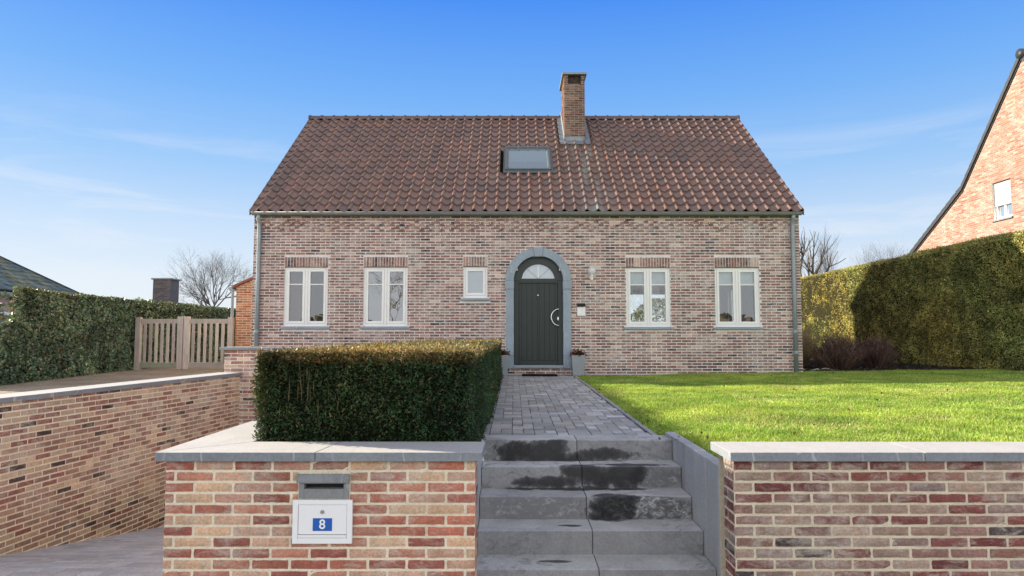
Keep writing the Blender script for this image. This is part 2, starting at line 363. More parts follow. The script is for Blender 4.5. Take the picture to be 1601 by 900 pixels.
def brick_face(mb, O, U, N, W, H, pal, gaps=None, course=.0615, pitch=.217, joint=.011, recess=.007, fine=False, off=0., holes=(), lead=None, mortar=True, jig=.0015):
    """running bond on the plane O + u*U + z*Z, facing N.  gaps(z0, z1) -> forbidden u intervals; holes: rects for the mortar sheet"""
    O = Vector(O); U = Vector(U).normalized(); N = Vector(N).normalized(); Z = Vector((0, 0, 1))
    P = lambda u, z, d: O + U * u + Z * z + N * d
    flip = U.cross(Z).dot(N) < 0
    nc = int(round(H / course))
    for i in range(nc):
        z0 = i * course + joint / 2; z1 = z0 + course - joint
        forb = list(gaps(z0, z1)) if gaps else []
        u = -pitch * (1 + (off % 1)) + (pitch / 2 if i % 2 else 0)
        while u < W:
            a, b = u + joint / 2, u + pitch - joint / 2; u += pitch
            segs = [(max(a, 0), min(b, W))]
            for g0, g1 in forb:
                ns = []
                for s0, s1 in segs:
                    if g1 <= s0 or g0 >= s1: ns.append((s0, s1)); continue
                    if g0 > s0: ns.append((s0, g0))
                    if g1 < s1: ns.append((g1, s1))
                segs = ns
            for s0, s1 in segs:
                if s1 - s0 < .03: continue
                c = pick(pal); j = lambda: R.uniform(-jig, jig); pr = R.uniform(-.0015, .0025)
                if not fine:
                    e = .0025
                    f = [P(s0 + e + j(), z0 + e + j(), pr), P(s1 - e + j(), z0 + e + j(), pr), P(s1 - e + j(), z1 - e + j(), pr), P(s0 + e + j(), z1 - e + j(), pr)]
                    bk = [P(s0, z0, -recess - .004), P(s1, z0, -recess - .004), P(s1, z1, -recess - .004), P(s0, z1, -recess - .004)]
                    fs = [(0, 1, 2, 3), (0, 4, 5, 1), (1, 5, 6, 2), (2, 6, 7, 3), (3, 7, 4, 0)]
                    if flip: fs = [q[::-1] for q in fs]
                    mb.add(f + bk, fs, c)
                else:
                    nx = max(2, int((s1 - s0) / .03)); ny = 3
                    vs = []; fs = []; cen = {}
                    for jj in range(ny + 1):
                        for ii in range(nx + 1):
                            uu = s0 + (s1 - s0) * ii / nx; zz = z0 + (z1 - z0) * jj / ny
                            eu = ii in (0, nx); ez = jj in (0, ny)
                            q = R.uniform(-.0022, .0022)
                            if eu: uu += q * .7 + (.002 if ii == 0 else -.002) * (1 if ez else .2)
                            if ez: zz += R.uniform(-.0018, .0012) * (1 if jj == ny else -1)
                            d = pr + R.uniform(-.0012, .0012) - (.0035 if (eu or ez) else 0)
                            vs.append(P(uu, zz, d))
                    w = nx + 1
                    for jj in range(ny):
                        for ii in range(nx):
                            fs.append((jj * w + ii, jj * w + ii + 1, (jj + 1) * w + ii + 1, (jj + 1) * w + ii))
                    ring = [i for i in range(w)] + [k * w + nx for k in range(1, ny + 1)] + [ny * w + i for i in range(nx - 1, -1, -1)] + [k * w for k in range(ny - 1, 0, -1)]
                    nb = len(vs)
                    for r in ring: vs.append(vs[r] - N * (recess + .006))
                    for k in range(len(ring)):
                        k2 = (k + 1) % len(ring); fs.append((ring[k], nb + k, nb + k2, ring[k2]))
                    if flip: fs = [q[::-1] for q in fs]
                    mb.add(vs, fs, c)
    if mortar:
        us = sorted({0, W} | {v for h in holes for v in h[:2]}); zs = sorted({0, H} | {v for h in holes for v in h[2:]})
        for i in range(len(us) - 1):
            for k in range(len(zs) - 1):
                cu, cz = (us[i] + us[i + 1]) / 2, (zs[k] + zs[k + 1]) / 2
                if any(h[0] < cu < h[1] and h[2] < cz < h[3] for h in holes): continue
                q = [P(us[i], zs[k], -recess), P(us[i + 1], zs[k], -recess), P(us[i + 1], zs[k + 1], -recess), P(us[i], zs[k + 1], -recess)]
                mb.face(q[::-1] if flip else q, (1, 1, 1), 1)

def gain(p, k): return [(w, tuple(min(.9, x * k) for x in c)) for w, c in p]
PH = [(w, (c[0] * 1.04, c[1], c[2] * .95)) for w, c in gain(PH, 1.4)]; PF = [(w, (c[0] * 1.04, c[1] * 1.0, c[2] * .95)) for w, c in gain(PF, 1.2)]; PR = gain(PR, .96); PD = gain(PD, 1.3); PO = [(w, (c[0] * .97, c[1] * 1.04, c[2] * 1.12)) for w, c in gain(PO, 1.05)]; PN = [(w, (c[0] * .97, c[1] * .97, c[2] * 1.08)) for w, c in gain(PN, .76)]; TP_ = 1
# ------------------------------------------------------------------ scattering
def nrm(a): return a / np.maximum(np.linalg.norm(a, axis=1, keepdims=True), 1e-9)
def leaf_geo(P, N, L, W, out=.6, jit=1.0, fold=.25, flat=0):
    n = len(P)
    d = nrm(N * out + rng.normal(0, 1, (n, 3)) * jit * .6)
    q = nrm(N * flat + rng.normal(0, 1, (n, 3)))                 # way the blade faces
    s = nrm(np.cross(d, q)); t = np.cross(s, d)
    L = np.broadcast_to(L, (n,))[:, None] * rng.uniform(.7, 1.3, (n, 1)); W = np.broadcast_to(W, (n,))[:, None] * rng.uniform(.7, 1.3, (n, 1))
    b = P - d * L * .4
    V = np.stack([b, b + d * L * .5 + s * W * .5 + t * W * fold, b + d * L, b + d * L * .5 - s * W * .5 + t * W * fold], 1).reshape(-1, 3)
    F = np.arange(4 * n).reshape(n, 4)
    return V, F
LAT = np.random.default_rng(3).random((32, 32, 32))
def vnoise(P, sc):
    p = P * sc; i = np.floor(p).astype(int); f = p - i; f = f * f * (3 - 2 * f); o = 0
    for a in (0, 1):
        for b in (0, 1):
            for c in (0, 1):
                w = (f[:, 0] if a else 1 - f[:, 0]) * (f[:, 1] if b else 1 - f[:, 1]) * (f[:, 2] if c else 1 - f[:, 2])
                o = o + w * LAT[(i[:, 0] + a) % 32, (i[:, 1] + b) % 32, (i[:, 2] + c) % 32]
    return o[:, None]
def mixcols(n, pal, var=.25):
    w = np.array([p[0] for p in pal]); idx = rng.choice(len(pal), n, p=w / w.sum())
    return np.array([p[1] for p in pal])[idx] * rng.uniform(1 - var, 1 + var, (n, 1))
def quad_pts(o, a, b, n):
    u = rng.random((n, 1)); v = rng.random((n, 1)); return np.array(o) + u * np.array(a) + v * np.array(b), u, v
def corebox(polys):
    V = []; F = []
    for q in polys: F.append([len(V) + i for i in range(4)]); V += q
    return np.array(V, float), np.array(F)
def wob(P, amp, f=1.0):
    return amp * (np.sin(P[:, :1] * 2.1 * f + P[:, 1:2] * 1.7 * f) + np.sin(P[:, 1:2] * 3.3 * f + P[:, 2:] * 4.1 * f + 1.3) + np.sin(P[:, :1] * 6.7 * f - P[:, 2:] * 5.3 * f + .6)) / 3
def join(parts):
    V = []; F = []; C = []; I = []; k = 0
    for v, f, c, i in parts:
        V.append(v); F.append(f + k); C.append(c); I.append(np.full(len(f), i)); k += len(v)
    return np.vstack(V), np.vstack(F), np.vstack(C), np.concatenate(I)

# ------------------------------------------------------------------ camera
F_PX = 1067.0; PITCH = math.atan(74 / F_PX); CZ = .915
cam = bpy.data.cameras.new('camera'); co = bpy.data.objects.new('camera', cam); COL.objects.link(co)
co.location = (0, 0, CZ); co.rotation_euler = (pi / 2 + PITCH, 0, 0)
cam.sensor_width = 36; cam.lens = F_PX / 1601 * 36; cam.shift_x = -3.5 / 1601; cam.clip_end = 3000; cam.clip_start = .05
SC.camera = co
def at(u, v, Y):
    dx, dv = u - 804, v - 450
    t = Y / (F_PX * math.cos(PITCH) + math.sin(PITCH) * dv)
    return (t * dx, Y, CZ + t * (F_PX * math.sin(PITCH) - math.cos(PITCH) * dv))

# ------------------------------------------------------------------ light
SUN = Vector((2.42, -.84, -1.0)).normalized(); elev = math.asin(-SUN.z); az = math.atan2(-SUN.x, -SUN.y)
sl = bpy.data.lights.new('sun', 'SUN'); so = bpy.data.objects.new('sun', sl); COL.objects.link(so)
sl.energy = 9.5; sl.angle = math.radians(.53); sl.color = (1, .89, .72)
so.rotation_euler = SUN.to_track_quat('-Z', 'Y').to_euler(); so.location = (-20, 20, 15)
wd = bpy.data.worlds.new('World'); SC.world = wd; wd.use_nodes = True
t = wd.node_tree; t.nodes.clear()
def wn(typ, **k):
    n = t.nodes.new(typ)
    for a, b in k.items(): setattr(n, a, b)
    return n
L = t.links.new
def wmath(op, a, b=None, clamp=False):
    m = wn('ShaderNodeMath', operation=op, use_clamp=clamp)
    for i, v in enumerate((a, b)):
        if v is None: continue
        if isinstance(v, (int, float)): m.inputs[i].default_value = v
        else: L(v, m.inputs[i])
    return m.outputs[0]
def wramp(f, st):
    r = wn('ShaderNodeValToRGB'); L(f, r.inputs[0]); e = r.color_ramp.elements
    while len(e) < len(st): e.new(.5)
    for i, (p, c) in enumerate(st):
        e[i].position = p; e[i].color = (*c, 1) if isinstance(c, tuple) else (c, c, c, 1)
    return r.outputs[0]
def wmix(f, a, b, mode='MIX'):
    m = wn('ShaderNodeMix', data_type='RGBA', blend_type=mode)
    for i, v in ((0, f), (6, a), (7, b)):
        if isinstance(v, tuple): m.inputs[i].default_value = (*v, 1)
        elif isinstance(v, (int, float)): m.inputs[i].default_value = v
        else: L(v, m.inputs[i])
    return m.outputs[2]
sky = wn('ShaderNodeTexSky', sky_type='NISHITA'); sky.sun_disc = False; sky.sun_elevation = elev; sky.sun_rotation = az
sky.air_density = 1.0; sky.dust_density = .6; sky.ozone_density = 1.5
tc = wn('ShaderNodeTexCoord'); sp = wn('ShaderNodeSeparateXYZ'); L(tc.outputs['Generated'], sp.inputs[0])
z = wmath('MAXIMUM', sp.outputs[2], 0.0)
grad = wramp(z, [(0, srgb(238, 245, 253)), (.07, srgb(230, 241, 253)), (.14, srgb(208, 230, 255)), (.23, srgb(162, 207, 255)), (.33, srgb(120, 183, 255)), (.46, srgb(70, 146, 252)), (1, srgb(60, 130, 240))])
skys = wmix(1, sky.outputs[0], (.11, .11, .11), 'MULTIPLY')
base = wmix(.9, skys, grad)
# thin streaks of cirrus low in the sky
mp = wn('ShaderNodeMapping'); L(tc.outputs['Generated'], mp.inputs[0]); mp.inputs['Scale'].default_value = (1.3, 1.3, 9); mp.inputs['Rotation'].default_value = (.0, .06, .0)
mp.inputs['Location'].default_value = (3.1, .4, .2)
nz = wn('ShaderNodeTexNoise'); L(mp.outputs[0], nz.inputs[0]); nz.inputs['Scale'].default_value = 2.6; nz.inputs['Detail'].default_value = 9; nz.inputs['Roughness'].default_value = .6; nz.inputs['Distortion'].default_value = .5
cl = wmath('MULTIPLY', wramp(nz.outputs[0], [(.50, 0), (.74, .7)]), wramp(z, [(.02, .4), (.1, 1), (.2, .7), (.3, .0)]))
base = wmix(cl, base, (.86, .9, .97))
# added bright band low in the unseen sky behind camera, lifts the shaded facade
back = wramp(wmath('MULTIPLY', sp.outputs[1], -1.0), [(.05, 0), (.45, 1)])
hi = wmath('MULTIPLY', back, wramp(z, [(.0, .26), (.13, .34), (.22, 1), (.4, .9), (.6, 0)]))
base = wmix(hi, base, (2.45, 2.42, 2.36))
zenith_fill = wmath('MULTIPLY', wramp(z, [(.5, 0), (.62, .9)]), wramp(wmath('ADD', sp.outputs[1], 1.0), [(.2, 1), (1.0, .9)]))
base = wmix(zenith_fill, base, (.45, .43, .41))                        # added overhead glow out of view, brightens shaded level surfaces
bg = wn('ShaderNodeBackground'); L(base, bg.inputs[0]); bg.inputs[1].default_value = 1.0
wo = wn('ShaderNodeOutputWorld'); L(bg.outputs[0], wo.inputs[0])
SC.view_settings.view_transform = 'Standard'; SC.view_settings.look = 'None'; SC.view_settings.exposure = 0; SC.view_settings.gamma = 1
SC.cycles.max_bounces = 8; SC.cycles.transparent_max_bounces = 12; SC.cycles.use_denoising = True
SC.cycles.sample_clamp_indirect = 6

# ------------------------------------------------------------------ terrain
WY = 3.89                       # face of the front garden walls
HY = 14.8                       # face of the house
HX0, HX1 = -5.69, 6.23
ST = -1.17                      # street level
def gz(x, y): return .064 * (y - 6.055) / 8.75 + (.012 * max(0, x - 1.5) if y > 6 else .012 * max(0, x - 1.5))
def wall_x(y): return -5.15 + .1085 * (y - 6.9)
def ramp_z(y): return ST if y < 6.3 else ST - .164 * (y - 6.3)
mb = MB()
mb.face([(-600, -600, ST - .03), (600, -600, ST - .03), (600, 4.0, ST - .03), (-600, 4.0, ST - .03)])
mb.face([(-600, 4.0, -.05), (wall_x(4) - .1, 4.0, -.05), (wall_x(11.7) - .1, 11.7, -.05), (-5.0, 900, -.05), (-600, 900, -.05)])
mb.face([(-1.8, 4.1, -.05), (-.3, 4.1, -.05), (-.3, 6.4, -.05), (-1.8, 6.4, -.05)])
mb.face([(1.45, 4.1, -.05), (600, 4.1, -.05), (600, 6.4, -.05), (1.45, 6.4, -.05)])
mb.face([(-1.8, 6.4, -.05), (600, 6.4, -.05), (600, 900, -.05), (-1.8, 900, -.05)])
mb.face([(-5.0, 11.8, -.05), (-1.8, 11.8, -.05), (-1.8, 900, -.05), (-5, 900, -.05)])
struct(mb.build('ground', M['earth']))
mb = MB(); mb.face([(-60, -9, ST - .012), (60, -9, ST - .012), (60, -2.2, ST - .012), (-60, -2.2, ST - .012)])
struct(mb.build('street', M['asphalt']))

def pavers(name, x0f, x1f, y0, y1, zf, cw, rl, palette, gap=.005, wide=.35, kerb=0, th=.05):
    mb = MB(); y = y0; zq = lambda x, yy, d=0: (x, yy, zf(x, yy) + d)
    while y < y1 - .02:
        l = min(rl * R.uniform(.985, 1.015), y1 - y); x = x0f(y) + kerb
        xe = x1f(y) - kerb
        while x < xe - .02:
            w = min(cw * (2 if R.random() < wide else 1), xe - x)
            c = pick(palette); d = R.uniform(-.0015, .0015)
            a0, a1, b0, b1 = x + gap / 2, x + w - gap / 2, y + gap / 2, y + l - gap / 2; e = .004
            top = [zq(a0 + e, b0 + e, d), zq(a1 - e, b0 + e, d), zq(a1 - e, b1 - e, d), zq(a0 + e, b1 - e, d)]
            low = [zq(a0, b0, -.006), zq(a1, b0, -.006), zq(a1, b1, -.006), zq(a0, b1, -.006)]
            mb.add(top + low, [(0, 1, 2, 3), (0, 4, 5, 1), (1, 5, 6, 2), (2, 6, 7, 3), (3, 7, 4, 0)], c)
            x += w
        y += l
    n = 24                                                      # jointing sand below
    for i in range(n):
        a, b = y0 + (y1 - y0) * i / n, y0 + (y1 - y0) * (i + 1) / n
        mb.face([zq(x0f(a), a, -.005), zq(x1f(a), a, -.005), zq(x1f(b), b, -.005), zq(x0f(b), b, -.005)], (.16, .155, .15))
    if kerb:
        for s in (0, 1):
            k = y0
            while k < y1 - .1:
                e = min(k + 1.0, y1); xx = x0f(k) if s == 0 else x1f(k) - kerb + .005
                vs = [zq(xx, k + .003, .004), zq(xx + kerb - .005, k + .003, .004), zq(xx + kerb - .005, e - .003, .004), zq(xx, e - .003, .004)]
                mb.add(vs + [(a, b, c - .06) for a, b, c in vs], [(0, 1, 2, 3), (0, 4, 5, 1), (1, 5, 6, 2), (2, 6, 7, 3), (3, 7, 4, 0)], (.5, .5, .5)); k = e
    return mb.build(name, M['paver'])
PP = [(4, (.48, .465, .445)), (3, (.55, .535, .51)), (2, (.63, .61, .585)), (1, (.74, .72, .69))]
PX0, PX1 = -.285, 1.325
struct(pavers('path', lambda y: PX0, lambda y: PX1 - .01, 6.34, 14.42, lambda x, y: gz(0, y), .105, .145, PP, kerb=.055))
struct(pavers('house_pavement', lambda y: -1.7, lambda y: 3.4, 14.43, 14.8, lambda x, y: gz(0, y) + .001, .2, .123, [(1, (.33, .335, .34)), (1, (.29, .295, .3))], wide=.0))
struct(pavers('driveway', lambda y: wall_x(y) + .012, lambda y: -1.965, 4.0, 11.6, lambda x, y: ramp_z(y), .2, .1, [(3, (.60, .61, .64)), (2, (.64, .65, .68)), (1, (.56, .57, .60))], wide=0))
struct(pavers('pavement', lambda y: -9., lambda y: 9., -2.2, 3.87, lambda x, y: ST - .006, .3, .3, [(1, (.24, .24, .245)), (1, (.28, .28, .28))], wide=0))

# lawn sheet and blades
def lx0(y): return 1.49 if y < 6.37 else PX1 + .005
mb = MB(); ys = [4.16, 5, 6.36, 6.38, 8, 10, 12, 14.43, 14.6, 15.2]
for a, b in zip(ys[:-1], ys[1:]):
    xs = [1.0, 3, 5, 7, 9, 10.6]
    for i, (p, q) in enumerate(zip(xs[:-1], xs[1:])):
        if i == 0: pa, pb = (lx0(a), lx0(b)) if b <= 14.43 else (2.9, 2.9)
        else: pa = pb = p
        mb.face([(pa, a, gz(pa, a) - .006), (q, a, gz(q, a) - .006), (q, b, gz(q, b) - .006), (pb, b, gz(pb, b) - .006)])
for p in (0,): mb.face([(10.6, 4.16, .0), (40, 4.16, 0), (40, 15.2, 0.1), (10.6, 15.2, .1)])
struct(mb.build('lawn', M['grassbase']))
n = 300000
Y = 4.2 + (15.0 - 4.2) * rng.random(n) ** 1.25; X = 1.34 + 9.3 * rng.random(n)
k = (X < 12) & ~((Y > 14.42) & (X < 3.45)) & ~((Y < 6.4) & (X < 1.5)) & ~((Y > 14.75) & (X < 6.3))
edge = 5000; Xe = np.abs(rng.normal(0, .05, edge)) + PX1 - .02; Ye = rng.uniform(6.42, 14.4, edge)
X = np.concatenate([X[k], Xe]); Y = np.concatenate([Y[k], Ye]); n = len(X)
Z = .064 * (Y - 6.055) / 8.75 + .012 * np.maximum(0, X - 1.5) - .008
hh = rng.uniform(.014, .034, n) * (1 + .3 * np.sin(X * 3.1 + np.sin(Y * 2.3) * 2)); wv = rng.uniform(.004, .007, n) * (.75 + Y / 14)
th = rng.uniform(0, 2 * pi, n); ln = rng.uniform(.1, .95, n) * hh; th2 = rng.uniform(0, 2 * pi, n)
B = np.stack([X, Y, Z], 1); wvec = np.stack([np.cos(th), np.sin(th), 0 * th], 1) * wv[:, None]
tip = B + np.stack([np.cos(th2) * ln, np.sin(th2) * ln, hh], 1)
V = np.stack([B - wvec, B + wvec, tip], 1).reshape(-1, 3)
g1 = np.array([.26, .42, .07]); g2 = np.array([.41, .515, .095]); g3 = np.array([.58, .54, .25])
vv = vnoise(B, .9); v4 = vnoise(B + 11, 3.1)
pn = np.clip(.5 + .7 * (vv[:, 0] - .5) + .9 * (v4[:, 0] - .5) + 0.12 * np.sin(X * 1.7 + 1.3 * np.sin(Y * 1.1)) + .3 * np.sin(Y * 2.3 + X * .6) + rng.normal(0, .25, n), 0, 1)[:, None]
C = g1 * (1 - pn) + g2 * pn; dry = rng.random(n) < .13 + .25 * (vnoise(B + 5, 1.7)[:, 0] > .68); C[dry] = g3
C *= rng.uniform(.7, 1.25, (n, 1)) * (.8 + .4 * v4)
struct(npmesh('lawn_grass', V, np.arange(3 * n).reshape(n, 3), C, M['grassblade']), 'stuff')

n = 150; Xl = np.concatenate([rng.uniform(1.5, 10, 110), rng.uniform(1.15, 1.5, 40)]); Yl = 5.8 + 8.6 * rng.random(n) ** 1.2
P = np.stack([Xl, Yl, .064 * (Yl - 6.055) / 8.75 + .012 * np.maximum(0, Xl - 1.5) + np.where(Xl > 1.34, .022, .006)], 1)
V, F = leaf_geo(P, np.tile([0, 0, 1.], (n, 1)), .05, .03, .05, .6, flat=3)
struct(npmesh('fallen_leaves', V, F, mixcols(n, [(2, (.22, .13, .06)), (1, (.32, .22, .10)), (1, (.12, .08, .05))], .3), M['leaf']), 'stuff')
mb = MB()                                                        # gravel court left of the ramp
mb.face([(-30, 4.2, .0), (wall_x(4.2) - .2, 4.2, .0), (wall_x(11.7) - .2, 11.7, .01), (-4.9, 17.6, .05), (-30, 17.6, .05)])
mb.face([(-30, 17.6, .05), (-5.75, 17.6, .05), (-5.75, 30, .05), (-30, 30, .05)])
struct(mb.build('gravel_yard', M['gravel']))
mb = MB()                                                        # bed between the house and the right hedge
mb.face([(6.26, 15.05, .115), (10.7, 15.05, .15), (11.6, 26, .15), (6.26, 26, .11)])
struct(mb.build('flower_bed', M['soil']))
n = 6000; X = rng.uniform(6.28, 10.6, n); Y = 15.0 + rng.random(n) ** 1.5 * 6; P = np.stack([X, Y, .125 + .012 * (X - 6.2) * .5 + rng.random(n) * .03], 1)
V, F = leaf_geo(P, np.tile([0, 0, 1.], (n, 1)), .05, .025, .1, 1.2)
struct(npmesh('bark_mulch', V, F, mixcols(n, [(3, (.05, .035, .026)), (1, (.13, .10, .075)), (1, (.02, .017, .013))], .4), M['leaf']), 'stuff')
mb = MB(); mb.face([(-1.62, 4.2, .2), (-.3, 4.2, .2), (-.3, 4.9, .01), (-1.62, 4.9, .2)])
mb.face([(-1.62, 4.9, .2), (-.28, 4.9, .005), (-.28, 14.43, .06), (-1.62, 14.43, .2)])
mb.face([(-4.9, 11.9, .03), (-1.6, 11.9, .03), (-1.6, 14.8, .06), (-4.9, 14.8, .06)])
struct(mb.build('planting_soil', M['soil']))

# ------------------------------------------------------------------ garden walls
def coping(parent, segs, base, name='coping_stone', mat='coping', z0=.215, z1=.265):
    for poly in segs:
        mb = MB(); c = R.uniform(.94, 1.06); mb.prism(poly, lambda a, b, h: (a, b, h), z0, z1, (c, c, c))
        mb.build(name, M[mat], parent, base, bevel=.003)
# left front wall
LB = (-1.08, WY, ST); LX0, LX1 = -1.955, -.219
lw = thing('garden_wall', 'low red and cream brick wall left of the steps holding the white letterbox', 'wall', LB)
mb = MB(); HF = .215 - ST
hole = (-1.205, -.925, .004, .138)
def g_l(z0, z1):
    r = []
    if z1 + ST > hole[2] - .008 and z0 + ST < hole[3] + .004: r.append((hole[0] - LX0 - .006, hole[1] - LX0 + .006))
    return r
offz = -.008
nC = HF / .0615; crs = HF / round(nC)
brick_face(mb, (LX0, WY, ST), (1, 0, 0), (0, -1, 0), LX1 - LX0, HF, PF, g_l, crs, .217, .0138, .0052, True, .25, holes=[(hole[0] - LX0, hole[1] - LX0, hole[2] - ST, hole[3] - ST)])
brick_face(mb, (LX0, 11.6, ST - .9), (0, -1, 0), (-1, 0, 0), 11.6 - WY - .011, HF + .9, PD, None, crs, .217, .0125, .006, False, .25)
brick_face(mb, (LX1, WY + .011, ST), (0, 1, 0), (1, 0, 0), .26, HF, PF, None, crs, .217, .0138, .0052, True, .75)
mb.face([(LX0 + .007, 4.2, .2), (LX1 - .007, 4.2, .2), (LX1 - .007, 4.2, ST), (LX0 + .007, 4.2, ST)], mat=1)
mb.build('brickwork', [M['brick_front'], M['mortar_front']], lw, LB)
coping(lw, [[(-2.0, WY - .04), (-1.11, WY - .04), (-1.065, 4.24), (-1.6, 4.24)], [(-1.107, WY - .04), (-.178, WY - .04), (-.178, 4.24), (-1.062, 4.24)],
            [(-2.0, WY - .037), (-1.603, 4.243), (-1.603, 5.6), (-2.0, 5.6)], [(-2.0, 5.604), (-1.603, 5.604), (-1.603, 7.4), (-2.0, 7.4)], [(-2.0, 7.404), (-1.603, 7.404), (-1.603, 11.58), (-2.0, 11.58)]], LB)
# right front wall
RB = (5, WY, ST); RX0 = 1.232; RX1 = 11
rw = thing('garden_wall', 'long low reddish brick wall with pale coping right of the steps', 'wall', RB)
mb = MB(); brick_face(mb, (RX0, WY, ST), (1, 0, 0), (0, -1, 0), RX1 - RX0, HF, PR, None, crs, .217, .0138, .0052, True, .5)
brick_face(mb, (RX0, WY + .2, ST), (0, -1, 0), (-1, 0, 0), .2 - .011, HF, PR, None, crs, .217, .0138, .0052, True, .2)
mb.face([(RX0 + .007, 4.2, .2), (RX1, 4.2, .2), (RX1, 4.2, ST), (RX0 + .007, 4.2, ST)], mat=1)
mb.build('brickwork', [M['brick_front'], M['mortar_right']], rw, RB)
xs = [1.2, 2.285, 3.9, 5.5, 7.1, 8.7, 11]
coping(rw, [[(a + .002, WY - .04), (b - .002, WY - .04), (b - .002, 4.24), (a + .002, 4.24)] for a, b in zip(xs[:-1], xs[1:])], RB)
# driveway retaining wall
DB = (wall_x(8), 8, ST)
dw = thing('retaining_wall', 'pale brick retaining wall with grey coping along the sunken driveway', 'wall', DB)
ya, yb = 4.05, 11.62; pA = Vector((wall_x(ya), ya, -2.2)); pB = Vector((wall_x(yb), yb, -2.2)); U = (pB - pA).normalized(); Nn = Vector((U.y, -U.x, 0))
mb = MB(); brick_face(mb, pA, U, Nn, (pB - pA).length, 2.2 + .235, PD, None, .0615, .217, .0125, .0025, False, .1, jig=.002)
mb.build('brickwork', [M['brick_front'], M['mortar_front']], dw, DB)
ln = (pB - pA).length; k = 0; cuts = [0, 1.1, 2.5, 3.85, 5.2, 6.5, ln]
for a, b in zip(cuts[:-1], cuts[1:]):
    q = []
    for s_, d_ in ((a + .002, .035), (b - .002, .035), (b - .002, -.36), (a + .002, -.36)):
        v = pA + U * s_ + Nn * d_; q.append((v.x, v.y))
    coping(dw, [q], DB, z0=.237, z1=.29)
# parapet crossing the end of the ramp
EB = (-3.3, 11.7, -2.2)
pw = thing('parapet_wall', 'short low brick parapet with grey coping at the driveway end beside the gate', 'wall', EB)
mb = MB(); brick_face(mb, (-4.93, 11.66, -2.1), (1, 0, 0), (0, -1, 0), 3.3, 2.1 + .665, PD, None, .0615, .217, .0115, .006, False)
brick_face(mb, (-4.93, 11.95, -.0), (0, -1, 0), (-1, 0, 0), .29 - .012, .665, PD, None, .0615, .217, .0115, .006, False)
mb.face([(-4.92, 11.95, 0), (-1.63, 11.95, 0), (-1.63, 11.95, .66), (-4.92, 11.95, .66)], mat=1)
mb.build('brickwork', [M['brick_house'], M['mortar_house']], pw, EB)
coping(pw, [[(-5.0, 11.61), (-3.3, 11.61), (-3.3, 12.0), (-5.0, 12.0)], [(-3.296, 11.61), (-1.6, 11.61), (-1.6, 12.0), (-3.296, 12.0)]], EB, z0=.667, z1=.715)

# letterbox
BB = (-1.065, WY, -.236)
bx = thing('letterbox', 'white letterbox number 8 under a grey stone slot, set in the brick wall', 'letterbox', BB)
mb = MB(); y0 = WY - .004                                        # stone slot block with projecting hood
mb.box(-1.205, -1.175, y0, WY + .06, .004, .138); mb.box(-.955, -.925, y0, WY + .06, .004, .138)
mb.box(-1.175, -.955, y0, WY + .06, .004, .058); mb.box(-1.175, -.955, y0, WY + .06, .086, .138)
mb.build('slot_stone', M['stone'], bx, BB, bevel=.002)
mb = MB(); mb.prism([(y0 - .001, .092), (y0 - .03, .096), (y0 - .03, .118), (y0 - .012, .142), (y0 - .001, .142)], lambda a, b, h: (h, a, b), -1.211, -.919); mb.build('hood', M['stone'], bx, BB, bevel=.003)
mb = MB(); mb.box(-1.176, -.954, WY + .045, WY + .055, .056, .088); mb.build('slot', M['black'], bx, BB)
zb, zt = -.237, .001; xa, xb = -1.232, -.9
mb = MB(); fw = .03
ys_, ye_ = WY - .022, WY - .002
mb.box(xa, xa + fw, ys_, ye_, zb, zt); mb.box(xb - fw, xb, ys_, ye_, zb, zt); mb.box(xa + fw, xb - fw, ys_, ye_, zb, zb + fw); mb.box(xa + fw, xb - fw, ys_, ye_, zt - fw + .004, zt)
mb.build('frame', M['white'], bx, BB, bevel=.002)
mb = MB(); mb.box(xa + fw + .002, xb - fw - .002, ys_ + .005, ye_, zb + fw + .02, zt - fw + .002); dr = mb.build('door', M['white'], bx, BB, bevel=.0015)
mb = MB(); mb.box(xa + fw + .002, xb - fw - .002, ys_ + .001, ye_, zb + fw + .002, zb + fw + .0165); mb.build('bottom_lip', M['white'], bx, BB, bevel=.0015)
def disc_y(mb, cx, z, r, y0, y1, n=20): mb.prism([(cx + r * math.cos(2 * pi * i / n), z + r * math.sin(2 * pi * i / n)) for i in range(n)], lambda a, b, h: (a, h, b), y0, y1)
mb = MB(); disc_y(mb, -1.066, -.064, .012, ys_ - .001, ys_ + .006); mb.build('lock', M['steel'], dr, BB)
mb = MB(); mb.box(-1.073, -1.059, ys_ - .0016, ys_, -.0655, -.0625); mb.build('keyhole', M['black'], dr, BB)
mb = MB(); mb.box(-1.119, -1.012, ys_ + .002, ys_ + .006, -.168, -.099); npl = mb.build('number_plate', M['blue'], dr, BB, bevel=.001)
cu = bpy.data.curves.new('digit', 'FONT'); cu.body = '8'; cu.size = .072; cu.align_x = 'CENTER'; cu.align_y = 'CENTER'; cu.extrude = .0008; cu.offset = .0012
tmp = bpy.data.objects.new('digit', cu); COL.objects.link(tmp)
bpy.context.view_layer.update()
me = bpy.data.meshes.new_from_object(tmp.evaluated_get(bpy.context.evaluated_depsgraph_get())); bpy.data.objects.remove(tmp)
me.transform(Matrix.Translation((-1.0655 - BB[0], ys_ + .0005 - BB[1], -.1335 - BB[2])) @ Matrix.Rotation(pi / 2, 4, 'X'))
me.materials.clear(); me.materials.append(M['white'])
dg = bpy.data.objects.new('digit', me); COL.objects.link(dg); dg.parent = dr

